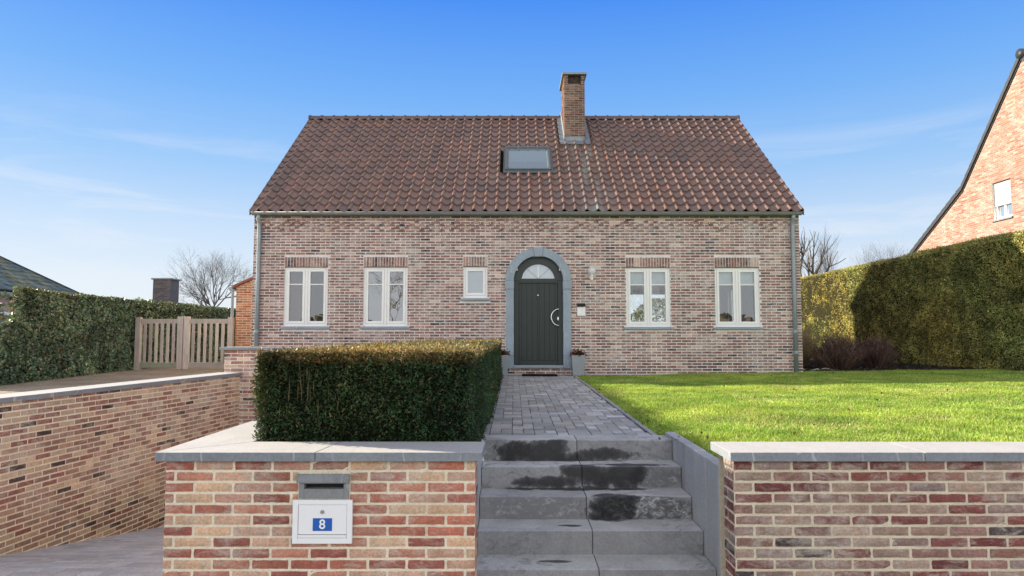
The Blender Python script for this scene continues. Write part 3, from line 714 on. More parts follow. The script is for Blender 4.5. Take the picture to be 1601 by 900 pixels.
# steps: blocks in pairs, treads .318, risers .17
SB = (0, 6.055, 0)
ss = thing('stone_steps', 'worn bluestone steps with dark wet patches leading up to the path', 'steps', SB)
SX0, SX1 = -.27, 1.383
mids = [.548, .56, .563, .573, .58, .575, .585]
for i in range(7):
    zt = -.17 * i; yf = 6.055 - .318 * i
    d = .30 if i == 0 else .36
    for a, b in ((SX0, mids[i] - .0018), (mids[i] + .0018, SX1)):
        mb = MB(); c = R.uniform(.86, 1.12); mb.box(a, b, yf, yf + d, zt - .176, zt, (c, c, c * 1.01))
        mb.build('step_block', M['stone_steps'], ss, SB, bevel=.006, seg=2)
# cheek slabs right and left
CB = (1.43, 5.2, ST)
sr = thing('edging_slabs', 'row of upright grey stone slabs edging the right side of the steps', 'edging', CB)
ysl = [6.36, 5.95, 5.63, 5.33, 5.03, 4.73, 4.43, 4.13]
for a, b in zip(ysl[:-1], ysl[1:]):
    mb = MB(); c = R.uniform(.93, 1.1); mb.box(1.387, 1.475, b + .002, a - .002, ST, .03 + R.uniform(-.003, .003), (c, c, c)); mb.build('slab', M['slab'], sr, CB, bevel=.004)
CB2 = (-.25, 5.2, ST)
sl2 = thing('edging_slabs', 'narrow grey stone slabs lining the left side of the steps', 'edging', CB2)
for a, b in ((6.05, 5.4), (5.4, 4.78), (4.78, 4.16)):
    mb = MB(); c = R.uniform(.93, 1.1); mb.box(-.30, -.2735, b + .002, a - .002, ST, .012, (c, c, c)); mb.build('slab', M['slab'], sl2, CB2, bevel=.003)

# ------------------------------------------------------------------ house
HB = (.27, HY, .06)
hs = thing('brick_house', 'brown brick house with tiled gable roof, green arched door and white windows', 'house', HB)
EZ = 3.52                       # top of the front brickwork
wins = [(-5.0, -4.055, 1.105, 2.40, 2), (-3.278, -2.32, 1.105, 2.40, 2), (-1.112, -.583, 1.72, 2.41, 1), (2.432, 3.392, 1.095, 2.39, 2), (4.365, 5.335, 1.095, 2.39, 2)]
DC = .525; RO = .715; RI = .535; ZS = 2.105
def g_house(z0, z1):
    z0 += .02; z1 += .02; r = []
    for a, b, c, d, k in wins:
        if z1 > c - .055 and z0 < c: r.append((a - .05 - HX0, b + .05 - HX0))
        if z1 > c and z0 < d: r.append((a - HX0, b - HX0))
        if z1 > d and z0 < d + .225: r.append((a - .01 - HX0, b + .01 - HX0))
    if z0 < ZS and z1 > .27: r.append((DC - RO + .004 - HX0, DC + RO - .004 - HX0))
    elif z0 < ZS + RO and z0 >= ZS - .03:
        h = max(0, (z0 + z1) / 2 - ZS)
        if h < RO: w = math.sqrt(RO * RO - h * h) - .008; r.append((DC - w - HX0, DC + w - HX0))
    for hz in (5,):
        pass
    return r
W = HX1 - HX0; HH = EZ - .02
mb = MB()
holes = [(a - HX0, b - HX0, c - .02 - .05, d - .02 + .22) for a, b, c, d, k in wins] + [(DC - .62 - HX0, DC + .62 - HX0, .25, 2.3), (DC - .45 - HX0, DC + .45 - HX0, 2.3, 2.6)]
brick_face(mb, (HX0, HY, .02), (1, 0, 0), (0, -1, 0), W, HH, PH, g_house, .0615, .218, .0145, .005, False, .3, holes=holes)
# gable ends
RS = 3.4 / 4.16; YR = 18.78; HY1 = 2 * YR - HY; ZR = 3.60 + RS * (YR - 14.62)
def g_gable(z0, z1):
    z = (z0 + z1) / 2 + .02; Yl = HY + max(0, (z - 3.62)) / RS
    return [(-1, Yl - HY), (HY1 - Yl, 50)] if z > 3.6 else []
def g_gable_r(z0, z1):
    r = g_gable(z0, z1); z0 += .02; z1 += .02
    if z1 > 1.2 and z0 < 2.2: r.append((3.9, 4.7))
    return r
D = HY1 - HY
mb2 = MB()
brick_face(mb, (HX1, HY + .012, .02), (0, 1, 0), (1, 0, 0), D - .024, 6.8, PH, g_gable_r, .0615, .218, .0115, .006, False, .8, mortar=False)
brick_face(mb, (HX0, HY1 - .012, .02), (0, -1, 0), (-1, 0, 0), D - .024, 6.8, PH, g_gable, .0615, .218, .0115, .006, False, .8, mortar=False)
x = HX0 + .006; mb.face([(x, HY + .005, .02), (x, HY + .005, 3.6), (x, YR, ZR - .12), (x, HY1, 3.6), (x, HY1, .02)], mat=1)
x = HX1 - .006
mb.face([(x, HY + .005, .02), (x, HY + 3.9, .02), (x, HY + 3.9, 3.6), (x, HY + .005, 3.6)], mat=1); mb.face([(x, HY + 4.7, .02), (x, HY1, .02), (x, HY1, 3.6), (x, HY + 4.7, 3.6)], mat=1)
mb.face([(x, HY + 3.9, .02), (x, HY + 4.7, .02), (x, HY + 4.7, 1.2), (x, HY + 3.9, 1.2)], mat=1); mb.face([(x, HY + 3.9, 2.2), (x, HY + 4.7, 2.2), (x, HY + 4.7, 3.6), (x, HY + 3.9, 3.6)], mat=1)
mb.face([(x, HY + .005, 3.6), (x, HY1, 3.6), (x, YR, ZR - .12)], mat=1)
# back wall with the garden windows
yb = HY1 - .01; cols = [HX0, -4.5, -3.2, 3.55, 5.2, HX1]
for i, (a, b) in enumerate(zip(cols[:-1], cols[1:])):
    if i in (1, 3): mb.face([(a, yb, .02), (b, yb, .02), (b, yb, .75), (a, yb, .75)], mat=1); mb.face([(a, yb, 2.35), (b, yb, 2.35), (b, yb, 3.55), (a, yb, 3.55)], mat=1)
    else: mb.face([(a, yb, .02), (b, yb, .02), (b, yb, 3.55), (a, yb, 3.55)], mat=1)
mb.build('wall', [M['brick_house'], M['mortar_house']], hs, HB)
# projecting brick band under the gutter
mb = MB()
for r_ in range(4):
    zc = EZ - .135 - r_ * .0615; px = .109; u = HX0 + .02 + (px if r_ % 2 else 0)
    stepo = 2 * px
    while u < HX1 - .1:
        if r_ in (0, 3) or True:
            c = pick(PH); e = .011 if r_ in (1, 2) else .005
            if r_ in (1, 2) or R.random() < .55: mb.box(u, u + px - .012, HY - .001 - e, HY + .01, zc - .026, zc + .026, c)
        u += stepo
mb.build('brick_band', M['brick_house'], hs, HB)

# interior
mb = MB(); mb.box(HX0 + .3, HX1 - .3, HY + .32, HY1 - .3, .2, .28); mb.build('interior_floor', M['roomdark'], hs, HB)
mb = MB(); mb.box(HX0 + .1, HX1 - .1, HY + .1, HY1 - .1, 2.78, 2.9); mb.build('interior_ceiling', M['room'], hs, HB)
mb = MB()
mb.box(-1.9, -1.8, HY + .3, HY1 - .3, .28, 2.775); mb.box(1.5, 1.6, HY + .3, HY1 - .3, .28, 2.775)
mb.box(HX0 + .1, -1.9, HY + 4.2, HY + 4.3, .28, 2.775); mb.box(-1.8, 1.5, HY + 1.6, HY + 1.7, .28, 2.775)
ix = HX0 + .1; mb.face([(ix, HY + .1, .28), (ix, HY + 4.2, .28), (ix, HY + 4.2, 2.775), (ix, HY + .1, 2.775)])
ix = HX1 - .12
mb.box(ix, ix + .03, HY + .3, HY + 3.9, .28, 2.775); mb.box(ix, ix + .03, HY + 4.7, HY1 - .1, .28, 2.775)
mb.box(ix, ix + .03, HY + 3.9, HY + 4.7, .28, 1.2); mb.box(ix, ix + .03, HY + 3.9, HY + 4.7, 2.2, 2.775)
yk = HY1 - .1
mb.box(1.6, 3.55, yk, yk + .05, .28, 2.775); mb.box(5.2, ix, yk, yk + .05, .28, 2.775); mb.box(3.55, 5.2, yk, yk + .05, .28, .75); mb.box(3.55, 5.2, yk, yk + .05, 2.35, 2.775)
mb.build('interior_wall', M['room'], hs, HB)
mb = MB(); mb.box(3.55, 3.63, yk - .02, yk + .06, .75, 2.35); mb.box(5.12, 5.2, yk - .02, yk + .06, .75, 2.35); mb.box(4.33, 4.41, yk - .02, yk + .06, .83, 2.27); mb.box(3.63, 5.12, yk - .02, yk + .06, .75, .83); mb.box(3.63, 5.12, yk - .02, yk + .06, 2.27, 2.35)
mb.build('garden_window_frame', M['pvc'], hs, HB)

# windows
def frame_rect(mb, x0, x1, z0, z1, w, y0, y1, wb=None):
    wb = wb or w
    mb.box(x0, x0 + w, y0, y1, z0, z1); mb.box(x1 - w, x1, y0, y1, z0, z1)
    mb.box(x0 + w, x1 - w, y0, y1, z0, z0 + wb); mb.box(x0 + w, x1 - w, y0, y1, z1 - w, z1)
for wi, (a, b, c, d, k) in enumerate(wins):
    y0 = HY + .045
    mb = MB(); frame_rect(mb, a, b, c + .001, d, .05, y0, y0 + .09, .06)
    if k == 2: mb.box((a + b) / 2 - .035, (a + b) / 2 + .035, y0, y0 + .09, c + .061, d - .05)
    # reveal
    mb.box(a - .02, a - .001, HY + .012, y0 + .3, c, d + .0); mb.box(b + .001, b + .02, HY + .012, y0 + .3, c, d)
    wf = mb.build('window', M['pvc'], hs, HB, bevel=.004)
    spans = [(a + .052, (a + b) / 2 - .037), ((a + b) / 2 + .037, b - .052)] if k == 2 else [(a + .052, b - .052)]
    for s0, s1 in spans:
        mb = MB(); frame_rect(mb, s0, s1, c + .063, d - .052, .047, y0 - .012, y0 + .06, .055)
        if k == 2: mb.box(s0 + .047, s1 - .047, y0 - .004, y0 + .05, c + .905, c + .93)
        mb.build('sash', M['pvc'], wf, HB, bevel=.005)
        mb = MB(); yy = y0 + .025; tl = R.uniform(-.0012, .0012)
        mb.face([(s0 + .04, yy + tl, c + .11), (s1 - .04, yy - tl, c + .11), (s1 - .04, yy - tl, d - .09), (s0 + .04, yy + tl, d - .09)])
        mb.build('pane', M['glass_sky'] if wi in (1, 2) else M['glass'], wf, HB)
        if wi in (3, 4):
            mb = MB(); mb.box(s0 + .02, s1 - .02, y0 + .1, y0 + .104, c + .92, d - .06); mb.build('blind', M['blind'], wf, HB)
        if wi == 2:
            mb = MB(); mb.box(s0 + .02, s1 - .02, y0 + .12, y0 + .124, c + .1, d - .06); mb.build('blind', M['blind_grey'], wf, HB)
    if k == 2:
        mb = MB(); mb.box((a + b) / 2 - .022, (a + b) / 2 + .022, y0 - .018, y0 - .001, c + .045, d - .06); mb.build('centre_rail', M['pvc'], wf, HB, bevel=.004)
    mb = MB(); mb.prism([(HY - .055, c - .05), (HY - .055, c - .012), (HY + .05, c + .0), (HY + .05, c - .05)], lambda p, q, h: (h, p, q), a - .055, b + .055); mb.build('sill', M['surround'], wf, HB, bevel=.003)
    mb = MB(); x = a - .004; nb_ = round((b - a + .008) / .0615); st = (b - a + .008) / nb_
    for i in range(nb_):
        mb.box(x + .0075, x + st - .0075, HY - .003 - R.random() * .002, HY + .02, d + .012, d + .215 + R.uniform(-.004, .004), pick(PH))
        x += st
    mb.box(a - .006, b + .006, HY + .003, HY + .05, d + .004, d + .222, mat=1)
    mb.box(a - .004, b + .004, HY - .002, HY + .055, d + .0015, d + .009, (.2, .15, .1))
    mb.build('lintel', [M['brick_house'], M['mortar_house']], wf, HB)
# things seen inside the left window
mb = MB(); 
for i in range(9): mb.tube([(-4.93 + i * .028, HY + .34 + .02 * (i % 2), .5), (-4.93 + i * .028, HY + .34 + .02 * (i % 2), 2.5)], .02, 6)
mb.build('curtain', M['curtain'], hs, HB, smooth=True)

# door
def arc_poly(cx, cz, r, n=28, a0=0, a1=pi): return [(cx + r * math.cos(a0 + (a1 - a0) * i / n), cz + r * math.sin(a0 + (a1 - a0) * i / n)) for i in range(n + 1)]
def ring(mb, cx, cz, r0, r1, y0, y1, a0=0, a1=pi, n=28):
    for i in range(n):
        t0, t1 = a0 + (a1 - a0) * i / n, a0 + (a1 - a0) * (i + 1) / n
        P_ = lambda r, t_, y: (cx + r * math.cos(t_), y, cz + r * math.sin(t_))
        f = [P_(r0, t0, y0), P_(r1, t0, y0), P_(r1, t1, y0), P_(r0, t1, y0)]; g = [P_(r0, t0, y1), P_(r1, t0, y1), P_(r1, t1, y1), P_(r0, t1, y1)]
        mb.add(f + g, [(0, 1, 2, 3), (1, 5, 6, 2), (0, 3, 7, 4), (7, 6, 5, 4)] + ([(0, 4, 5, 1)] if i == 0 else []) + ([(3, 2, 6, 7)] if i == n - 1 else []))
Y0, Y1 = HY - .035, HY + .16
ZB = .255; gap = .16
sur = bpy.data.objects.new('door_surround', None); COL.objects.link(sur); sur.parent = hs
for sgn in (-1, 1):
    x0, x1 = sorted((DC + sgn * RI, DC + sgn * (RO - .012)))
    mb = MB(); mb.box(x0, x1, Y0, Y1, ZB + .22, ZS - .19); mb.build('jamb', M['surround'], sur, HB, bevel=.005)
    mb = MB(); ring(mb, DC, ZS + .002, RI, RO, Y0, Y1, *((0, pi / 2 - gap) if sgn > 0 else (pi / 2 + gap, pi)), 14); mb.build('arch_stone', M['surround'], sur, HB, bevel=.005)
for sgn in (-1, 1):
    x0, x1 = sorted((DC + sgn * (RI - .004), DC + sgn * (RO + .012))); mb = MB(); mb.box(x0, x1, Y0 - .012, Y1 - .001, ZS - .187, ZS - .001); mb.build('impost', M['surround'], sur, HB, bevel=.005)
    x0, x1 = sorted((DC + sgn * (RI - .0), DC + sgn * (RO - .004))); mb = MB(); mb.box(x0, x1, Y0 - .006, Y1 - .001, ZB - .05, ZB + .217); mb.build('plinth_block', M['surround'], sur, HB, bevel=.005)
mb = MB(); ring(mb, DC, ZS + .002, RI - .012, RO + .012, Y0 - .012, Y1 - .001, pi / 2 - gap + .006, pi / 2 + gap - .006, 5); mb.build('keystone', M['surround'], sur, HB, bevel=.004)
mb = MB(); mb.box(DC - RI + .002, DC + RI - .002, HY - .06, HY + .16, ZB - .04, ZB + .012); mb.build('threshold', M['surround'], sur, HB, bevel=.005)
mb = MB()                                                        # leaf of vertical boards
zl0, zl1 = ZB + .014, ZS - .03; xl0, xl1 = DC - .425, DC + .425; yl = HY + .105
mb.box(xl0, xl1, yl + .012, yl + .05, zl0, zl1 + .0)
bw = [.06, .115, .115, .115, .04, .115, .115, .115, .06]; s_ = sum(bw); x = xl0
for w in bw:
    w = w * .85 / s_; mb.box(x + .0035, x + w - .0035, yl, yl + .011, zl0 + .1, zl1 - .001); x += w
mb.box(xl0 + .002, xl1 - .002, yl - .006, yl + .011, zl0, zl0 + .097)
dl = mb.build('door', M['green'], hs, HB, bevel=.003)
mb = MB()
for sgn in (-1, 1):
    x0, x1 = sorted((DC + sgn * .427, DC + sgn * (RI - .002))); mb.box(x0, x1, yl - .02, yl + .05, ZB + .013, ZS)
ring(mb, DC, ZS + .001, .365, RI - .002, yl - .019, yl + .05); mb.box(DC - .426, DC + .426, yl - .016, yl + .05, ZS - .029, ZS + .05); mb.box(DC - .424, DC + .424, yl - .026, yl + .01, ZS - .055, ZS - .03)
mb.build('door_frame', M['green_frame'], dl, HB, bevel=.004)
mb = MB(); q = [(x, yl + .02, z_) for x, z_ in arc_poly(DC, ZS + .04, .37)]; mb.face(q); mb.build('fanlight_pane', M['glass_sky'], dl, HB)
mb = MB(); q = [(x, yl + .09, z_) for x, z_ in arc_poly(DC, ZS + .04, .38)]; mb.face(q); mb.build('fanlight_lining', M['blind'], dl, HB)
mb = MB()
for a_ in (.25 * pi, .5 * pi, .75 * pi): mb.tube([(DC, yl + .016, ZS + .05), (DC + .37 * math.cos(a_), yl + .016, ZS + .05 + .33 * math.sin(a_))], .0055, 6)
mb.build('fanlight_bars', M['steel'], dl, HB)
hx, hz_ = DC + .435, 1.305
mb = MB(); mb.tube([(hx + .015 - .17 * math.sin(t_), yl - .06, hz_ + .18 * math.cos(t_)) for t_ in [pi * i / 24 for i in range(25)]], .014, 10)
for s_ in (-1, 1): mb.tube([(hx + .0, yl - .06, hz_ + s_ * .172), (hx + .0, yl - .018, hz_ + s_ * .172)], .01, 8)
mb.build('handle', M['steel'], dl, HB, smooth=True)
mb = MB(); mb.box(hx - .022, hx + .014, yl - .03, yl - .018, hz_ - .06, hz_ + .01); mb.build('lock_plate', M['steel'], dl, HB, bevel=.003)
mb = MB(); disc_y(mb, DC - .005, 1.79, .013, yl - .008, yl + .002, 14); mb.build('peephole', M['steel'], dl, HB)

# gutter and downpipes
GY, GZ, GR = 14.665, 3.575, .062
mb = MB(); n = 12
for i in range(n):
    t0, t1 = pi + pi * i / n, pi + pi * (i + 1) / n
    for r_, fl in ((GR, 0), (GR - .004, 1)):
        q = [(HX0 - .0, GY + r_ * math.cos(t0), GZ + r_ * math.sin(t0)), (HX1 + .0, GY + r_ * math.cos(t0), GZ + r_ * math.sin(t0)), (HX1, GY + r_ * math.cos(t1), GZ + r_ * math.sin(t1)), (HX0, GY + r_ * math.cos(t1), GZ + r_ * math.sin(t1))]
        mb.face(q[::-1] if fl else q)
for x in (HX0, HX1): mb.face([(x, GY + GR * math.cos(pi + pi * i / n), GZ + GR * math.sin(pi + pi * i / n)) for i in range(n + 1)])
mb.tube([(HX0 - .004, GY - GR, GZ), (HX1 + .004, GY - GR, GZ)], .011, 8)
x = HX0 + .2
while x < HX1:
    for i in range(8):
        t0, t1 = pi + pi * i / 8, pi + pi * (i + 1) / 8; r_ = GR + .005
        mb.face([(x - .014, GY + r_ * math.cos(t0), GZ + r_ * math.sin(t0)), (x + .014, GY + r_ * math.cos(t0), GZ + r_ * math.sin(t0)), (x + .014, GY + r_ * math.cos(t1), GZ + r_ * math.sin(t1)), (x - .014, GY + r_ * math.cos(t1), GZ + r_ * math.sin(t1))])
    x += .415
gu = mb.build('gutter', M['zinc_dark'], hs, HB, smooth=True)
mb = MB(); mb.box(HX0 + .01, HX1 - .01, HY - .03, HY + .05, EZ - .005, 3.66); mb.build('fascia_board', M['zinc_dark'], hs, HB)
for x in (-5.55, 6.06):
    yp = HY - .065
    mb = MB(); mb.tube([(x, GY, GZ - .05), (x, GY + .01, GZ - .12), (x, yp - .01, GZ - .2), (x, yp, GZ - .28), (x, yp, 2.), (x, yp, .07)], .043, 14)
    dp = mb.build('downpipe', M['zinc'], hs, HB, smooth=True)
    for zc in (3.05, 2.05, 1.0, .55):
        mb = MB(); mb.lathe(x, yp, [(.043, zc - .03), (.05, zc - .028), (.05, zc + .028), (.043, zc + .03)], 16); mb.box(x - .012, x + .012, yp + .03, HY + .005, zc - .012, zc + .012); mb.build('pipe_clip', M['zinc'], dp, HB)

# roof tiles
XR0, XR1 = HX0 - .03, HX1 + .03; NCOL = 49; NROW = 17
sl_len = math.hypot(4.16, 3.4); cA, sA = 4.16 / sl_len, 3.4 / sl_len
CHX0, CHX1, CHY0, CHY1 = 1.31, 1.845, 17.48, 18.62
SKX0, SKX1, SKY0, SKY1 = -.215, .895, 16.13, 17.12
TP = [(1.2, srgb(140, 106, 93)), (3, srgb(132, 103, 91)), (3, srgb(136, 107, 94)), (3, srgb(128, 102, 91)), (.4, srgb(146, 110, 92)), (.4, srgb(120, 100, 92))]
def prof(s):
    return -.030 * math.sin(pi * s / .66) if s < .66 else .042 * math.sin(pi * (s - .66) / .34)
SS = [0, .11, .22, .33, .44, .55, .66, .73, .8, .86, .92, 1.0]
def roof_side(back):
    mb = MB(); cw = (XR1 - XR0) / NCOL; rl = sl_len / NROW
    for r_ in range(NROW):
        for c_ in range(NCOL):
            x0 = XR0 + c_ * cw; d0 = r_ * rl - .02; d1 = (r_ + 1) * rl + .03
            ym = 14.62 + (d0 + .15) * cA; xm = x0 + cw / 2
            if not back:
                if SKX0 - .08 < xm < SKX1 + .08 and SKY0 - .02 < ym < SKY1 + .02: continue
                if CHX0 - .02 < xm < CHX1 + .02 and ym > CHY0 - .06: continue
            col = pick(TP); k = R.uniform(-.002, .002); yaw = R.uniform(-.004, .004)
            vs = []
            for row, (dd, hof) in enumerate(((d0, .012), (d0, .040), (d0 + .05, .039), (d1, .002))):
                for s in SS:
                    h = prof(s) * (1 if row else 1) + hof + k
                    dx = yaw * (s - .5); d_ = dd + dx - (.022 * math.sin(pi * s / .66) if s < .66 and row in (0, 1, 2) else 0) * .8
                    y = 14.62 + d_ * cA - h * sA; z_ = 3.60 + d_ * sA + h * cA
                    if back: y = 2 * YR - y
                    vs.append((x0 + s * cw, y, z_))
            m_ = len(SS); fs = []
            for row in range(3):
                for i in range(m_ - 1):
                    q = (row * m_ + i, row * m_ + i + 1, (row + 1) * m_ + i + 1, (row + 1) * m_ + i); fs.append(q[::-1] if back else q)
            mb.add(vs, fs, col)
    return mb
mb = roof_side(False); mbb = roof_side(True); k = len(mb.v)
mb.v += mbb.v; mb.f += [tuple(i + k for i in f) for f in mbb.f]; mb.m += mbb.m; mb.c += mbb.c
rf = mb.build('roof', M['tile'], hs, HB)
me = rf.data; me.polygons.foreach_set('use_smooth', [True] * len(me.polygons)); 
try: me.set_sharp_from_angle(angle=math.radians(50))
except Exception: pass
mb = MB()                                                        # dark roof deck under the tiles
e = .03
mb.face([(XR0 + .02, 14.66, 3.60 - e), (XR1 - .02, 14.66, 3.60 - e), (XR1 - .02, YR, ZR - e), (XR0 + .02, YR, ZR - e)])
mb.face([(XR0 + .02, YR, ZR - e), (XR1 - .02, YR, ZR - e), (XR1 - .02, 2 * YR - 14.66, 3.60 - e), (XR0 + .02, 2 * YR - 14.66, 3.60 - e)])
mb.build('roof_deck', M['core'], rf, HB)
VM = mat_plain('verge', (.09, .06, .055), .6, attr=True)
for x in (XR0, XR1):
    mb = MB()                                                    # verge boards
    for s_ in (-1, 1):
        f_ = lambda y: YR + s_ * (YR - y) if s_ > 0 else y
        yy = [14.62, YR]; pts = [(f_(14.62), 3.60 - .09), (f_(YR), ZR - .09), (f_(YR), ZR + .02), (f_(14.62), 3.60 + .02)]
        mb.prism(pts, lambda a, b, h: (h, a, b), x - .012, x + .012, (.09, .06, .055))
    mb.build('verge', VM, rf, HB)
mb = MB(); x = XR0 - .02; i = 0                                  # ridge tiles
while x < XR1 - .01:
    x2 = min(x + .333, XR1 + .02); c = pick([(1, srgb(96, 80, 80)), (1, srgb(108, 84, 78)), (1, srgb(88, 78, 80))])
    if not (CHX0 - .2 < x and x2 < CHX1 + .2) or True:
        for r_, xa_, xb_ in ((.115, x, x2), (.135, x - .004, x + .045)):
            n = 10; zc = ZR - .055
            for j in range(n):
                t0, t1 = pi * j / n, pi * (j + 1) / n
                mb.face([(xa_, YR - r_ * math.cos(t0), zc + r_ * math.sin(t0)), (xb_, YR - r_ * math.cos(t0), zc + r_ * math.sin(t0)), (xb_, YR - r_ * math.cos(t1), zc + r_ * math.sin(t1)), (xa_, YR - r_ * math.cos(t1), zc + r_ * math.sin(t1))], c)
            mb.face([(xa_, YR - r_ * math.cos(pi * j / n), zc + r_ * math.sin(pi * j / n)) for j in range(n + 1)], c)
            mb.face([(xb_, YR - r_ * math.cos(pi * j / n), zc + r_ * math.sin(pi * j / n)) for j in range(n + 1)][::-1], c)
    x = x2 if x2 < XR1 else XR1 + 1
mb.build('ridge_tiles', M['tile'], rf, HB)
# skylight
def onroof(y, h): return (y - h * sA, 3.60 + RS * (y - 14.62) + h * cA)
def slab(mb, x0, x1, ya, yb_, h0, h1):
    vs = []
    for h in (h0, h1):
        for x, y in ((x0, ya), (x1, ya), (x1, yb_), (x0, yb_)): q = onroof(y, h); vs.append((x, q[0], q[1]))
    mb.add(vs, [(0, 3, 2, 1), (4, 5, 6, 7), (0, 1, 5, 4), (1, 2, 6, 5), (2, 3, 7, 6), (3, 0, 4, 7)])
mb = MB(); w = .055; wy = w * cA
slab(mb, SKX0, SKX0 + w, SKY0, SKY1, -.02, .07); slab(mb, SKX1 - w, SKX1, SKY0, SKY1, -.02, .07); slab(mb, SKX0 + w, SKX1 - w, SKY0, SKY0 + wy, -.02, .066); slab(mb, SKX0 - .01, SKX1 + .01, SKY1 - wy, SKY1 + .03, -.02, .082)
slab(mb, SKX0 - .05, SKX0 - .002, SKY0 - .05, SKY1, .0, .03); slab(mb, SKX1 + .002, SKX1 + .05, SKY0 - .05, SKY1, .0, .03); slab(mb, SKX0 - .05, SKX1 + .05, SKY0 - .1, SKY0 - .002, .01, .04)
sk = mb.build('roof_window', mat_plain('dark grey aluminium', (.16, .18, .19), .4, .5, .4), hs, HB, bevel=.006)
mb = MB(); slab(mb, SKX0 + w, SKX0 + w + .03, SKY0 + wy, SKY1 - wy, .0, .056); slab(mb, SKX1 - w - .03, SKX1 - w, SKY0 + wy, SKY1 - wy, .0, .056); slab(mb, SKX0 + w + .03, SKX1 - w - .03, SKY0 + wy, SKY0 + wy + .03, 0, .054); slab(mb, SKX0 + w + .03, SKX1 - w - .03, SKY1 - wy - .04, SKY1 - wy, 0, .054)
mb.build('sash', M['lead'], sk, HB, bevel=.003)
mb = MB(); q = [onroof(y, .04) for y in (SKY0 + wy, SKY1 - wy)]; mb.face([(SKX0 + w, *q[0]), (SKX1 - w, *q[0]), (SKX1 - w, *q[1]), (SKX0 + w, *q[1])]); mb.build('pane', M['glass_roof'], sk, HB)
mb = MB(); q = [onroof(y, .0) for y in (SKY0 + .42, SKY1 - wy)]; mb.face([(SKX0 + w, *q[0]), (SKX1 - w, *q[0]), (SKX1 - w, *q[1]), (SKX0 + w, *q[1])]); mb.build('blind', M['blind'], sk, HB)
# chimney
CT = 7.73
mb = MB(); z0 = 5.6
PC = [(3, srgb(116, 82, 72)), (3, srgb(130, 96, 84)), (1.4, srgb(150, 120, 104)), (1, srgb(94, 68, 62))]
wd_ = CHX1 - CHX0; dp_ = CHY1 - CHY0; opz = CT - .25
g_c = lambda a, b: [(.1, wd_ - .1)] if a + z0 > opz else []
brick_face(mb, (CHX0, CHY0, z0), (1, 0, 0), (0, -1, 0), wd_, CT - z0, PC, g_c, .0615, .2175, .0115, .006, False, .3, holes=[(.1, wd_ - .1, opz - z0, CT - z0)])
brick_face(mb, (CHX0, CHY1, z0), (0, -1, 0), (-1, 0, 0), dp_ - .012, CT - z0, PC, None, .0615, .2175, .0115, .006, False, .1)
brick_face(mb, (CHX1, CHY0 + .012, z0), (0, 1, 0), (1, 0, 0), dp_ - .012, CT - z0, PC, None, .0615, .2175, .0115, .006, False, .1)
mb.face([(CHX0, CHY1, z0), (CHX1, CHY1, z0), (CHX1, CHY1, CT), (CHX0, CHY1, CT)][::-1], mat=1)
mb.box(CHX0 + .1, CHX1 - .1, CHY0 + .06, CHY0 + .1, opz - .1, CT, (.05, .04, .035)); mb.face([(CHX0 + .1, CHY0, opz), (CHX1 - .1, CHY0, opz), (CHX1 - .1, CHY0 + .1, opz), (CHX0 + .1, CHY0 + .1, opz)], (.1, .08, .07))
ch = mb.build('chimney', [M['brick_orange'], M['mortar_chimney']], hs, HB)
mb = MB(); mb.box(CHX0 - .055, CHX1 + .055, CHY0 - .06, CHY1 + .06, CT + .001, CT + .055); mb.build('cap', M['zinc_dark'], ch, HB, bevel=.006)
mb = MB(); zf = 3.60 + RS * (CHY0 - 14.62)
slab(mb, CHX0 - .12, CHX1 + .12, CHY0 - .17, CHY0 - .004, .035, .05); mb.box(CHX0 - .012, CHX1 + .012, CHY0 - .012, CHY0 - .002, zf - .02, zf + .14)
for x0_, x1_ in ((CHX0 - .13, CHX0 - .002), (CHX1 + .002, CHX1 + .13)): slab(mb, x0_, x1_, CHY0 - .1, YR - .1, .04, .055)
for x0_, x1_ in ((CHX0 - .014, CHX0 - .003), (CHX1 + .003, CHX1 + .014)): slab(mb, x0_, x1_, CHY0, YR, .04, .2)
mb.build('flashing', M['lead'], ch, HB, bevel=.003)

# lean-to at the left of the house
AB = (-6.4, 17.5, 0)
ann = MB()
brick_face(ann, (-7.14, 17.5, .02), (1, 0, 0), (0, -1, 0), 7.14 + HX0 - .01, 2.8, PO, lambda a, b: [(-1, ((a + b) / 2 - 2.13) / .45)] if b > 2.13 else [], .0615, .218, .0115, .006, False, .2, mortar=False)
ann.face([(-7.14, 17.506, .02), (HX0 - .01, 17.506, .02), (HX0 - .01, 17.506, 2.8), (-7.14, 17.506, 2.15)], mat=1)
ann.face([(-7.136, 17.506, .02), (-7.136, 17.506, 2.15), (-7.136, 21, 2.15), (-7.136, 21, .02)], mat=1)
wing = ann.build('side_wing', [M['brick_orange'], M['mortar_front']], hs, HB)
mb = MB(); mb.prism([(-7.24, 2.13), (-7.2, 2.2), (HX0 - .012, 2.88), (HX0 - .012, 2.78)], lambda a, b, h: (a, h, b), 17.44, 21.1, srgb(150, 90, 74)); mb.build('wing_roof', mat_plain('red verge tile', (.2, .1, .07), .6, attr=True), wing, HB)
mb = MB(); mb.tube([(-7.22, 17.47, 2.1), (-7.22, 17.47, .05)], .035, 10); mb.tube([(-7.26, 17.42, 2.1), (-7.26, 20.9, 2.1)], .05, 10); mb.build('wing_downpipe', M['zinc'], wing, HB)

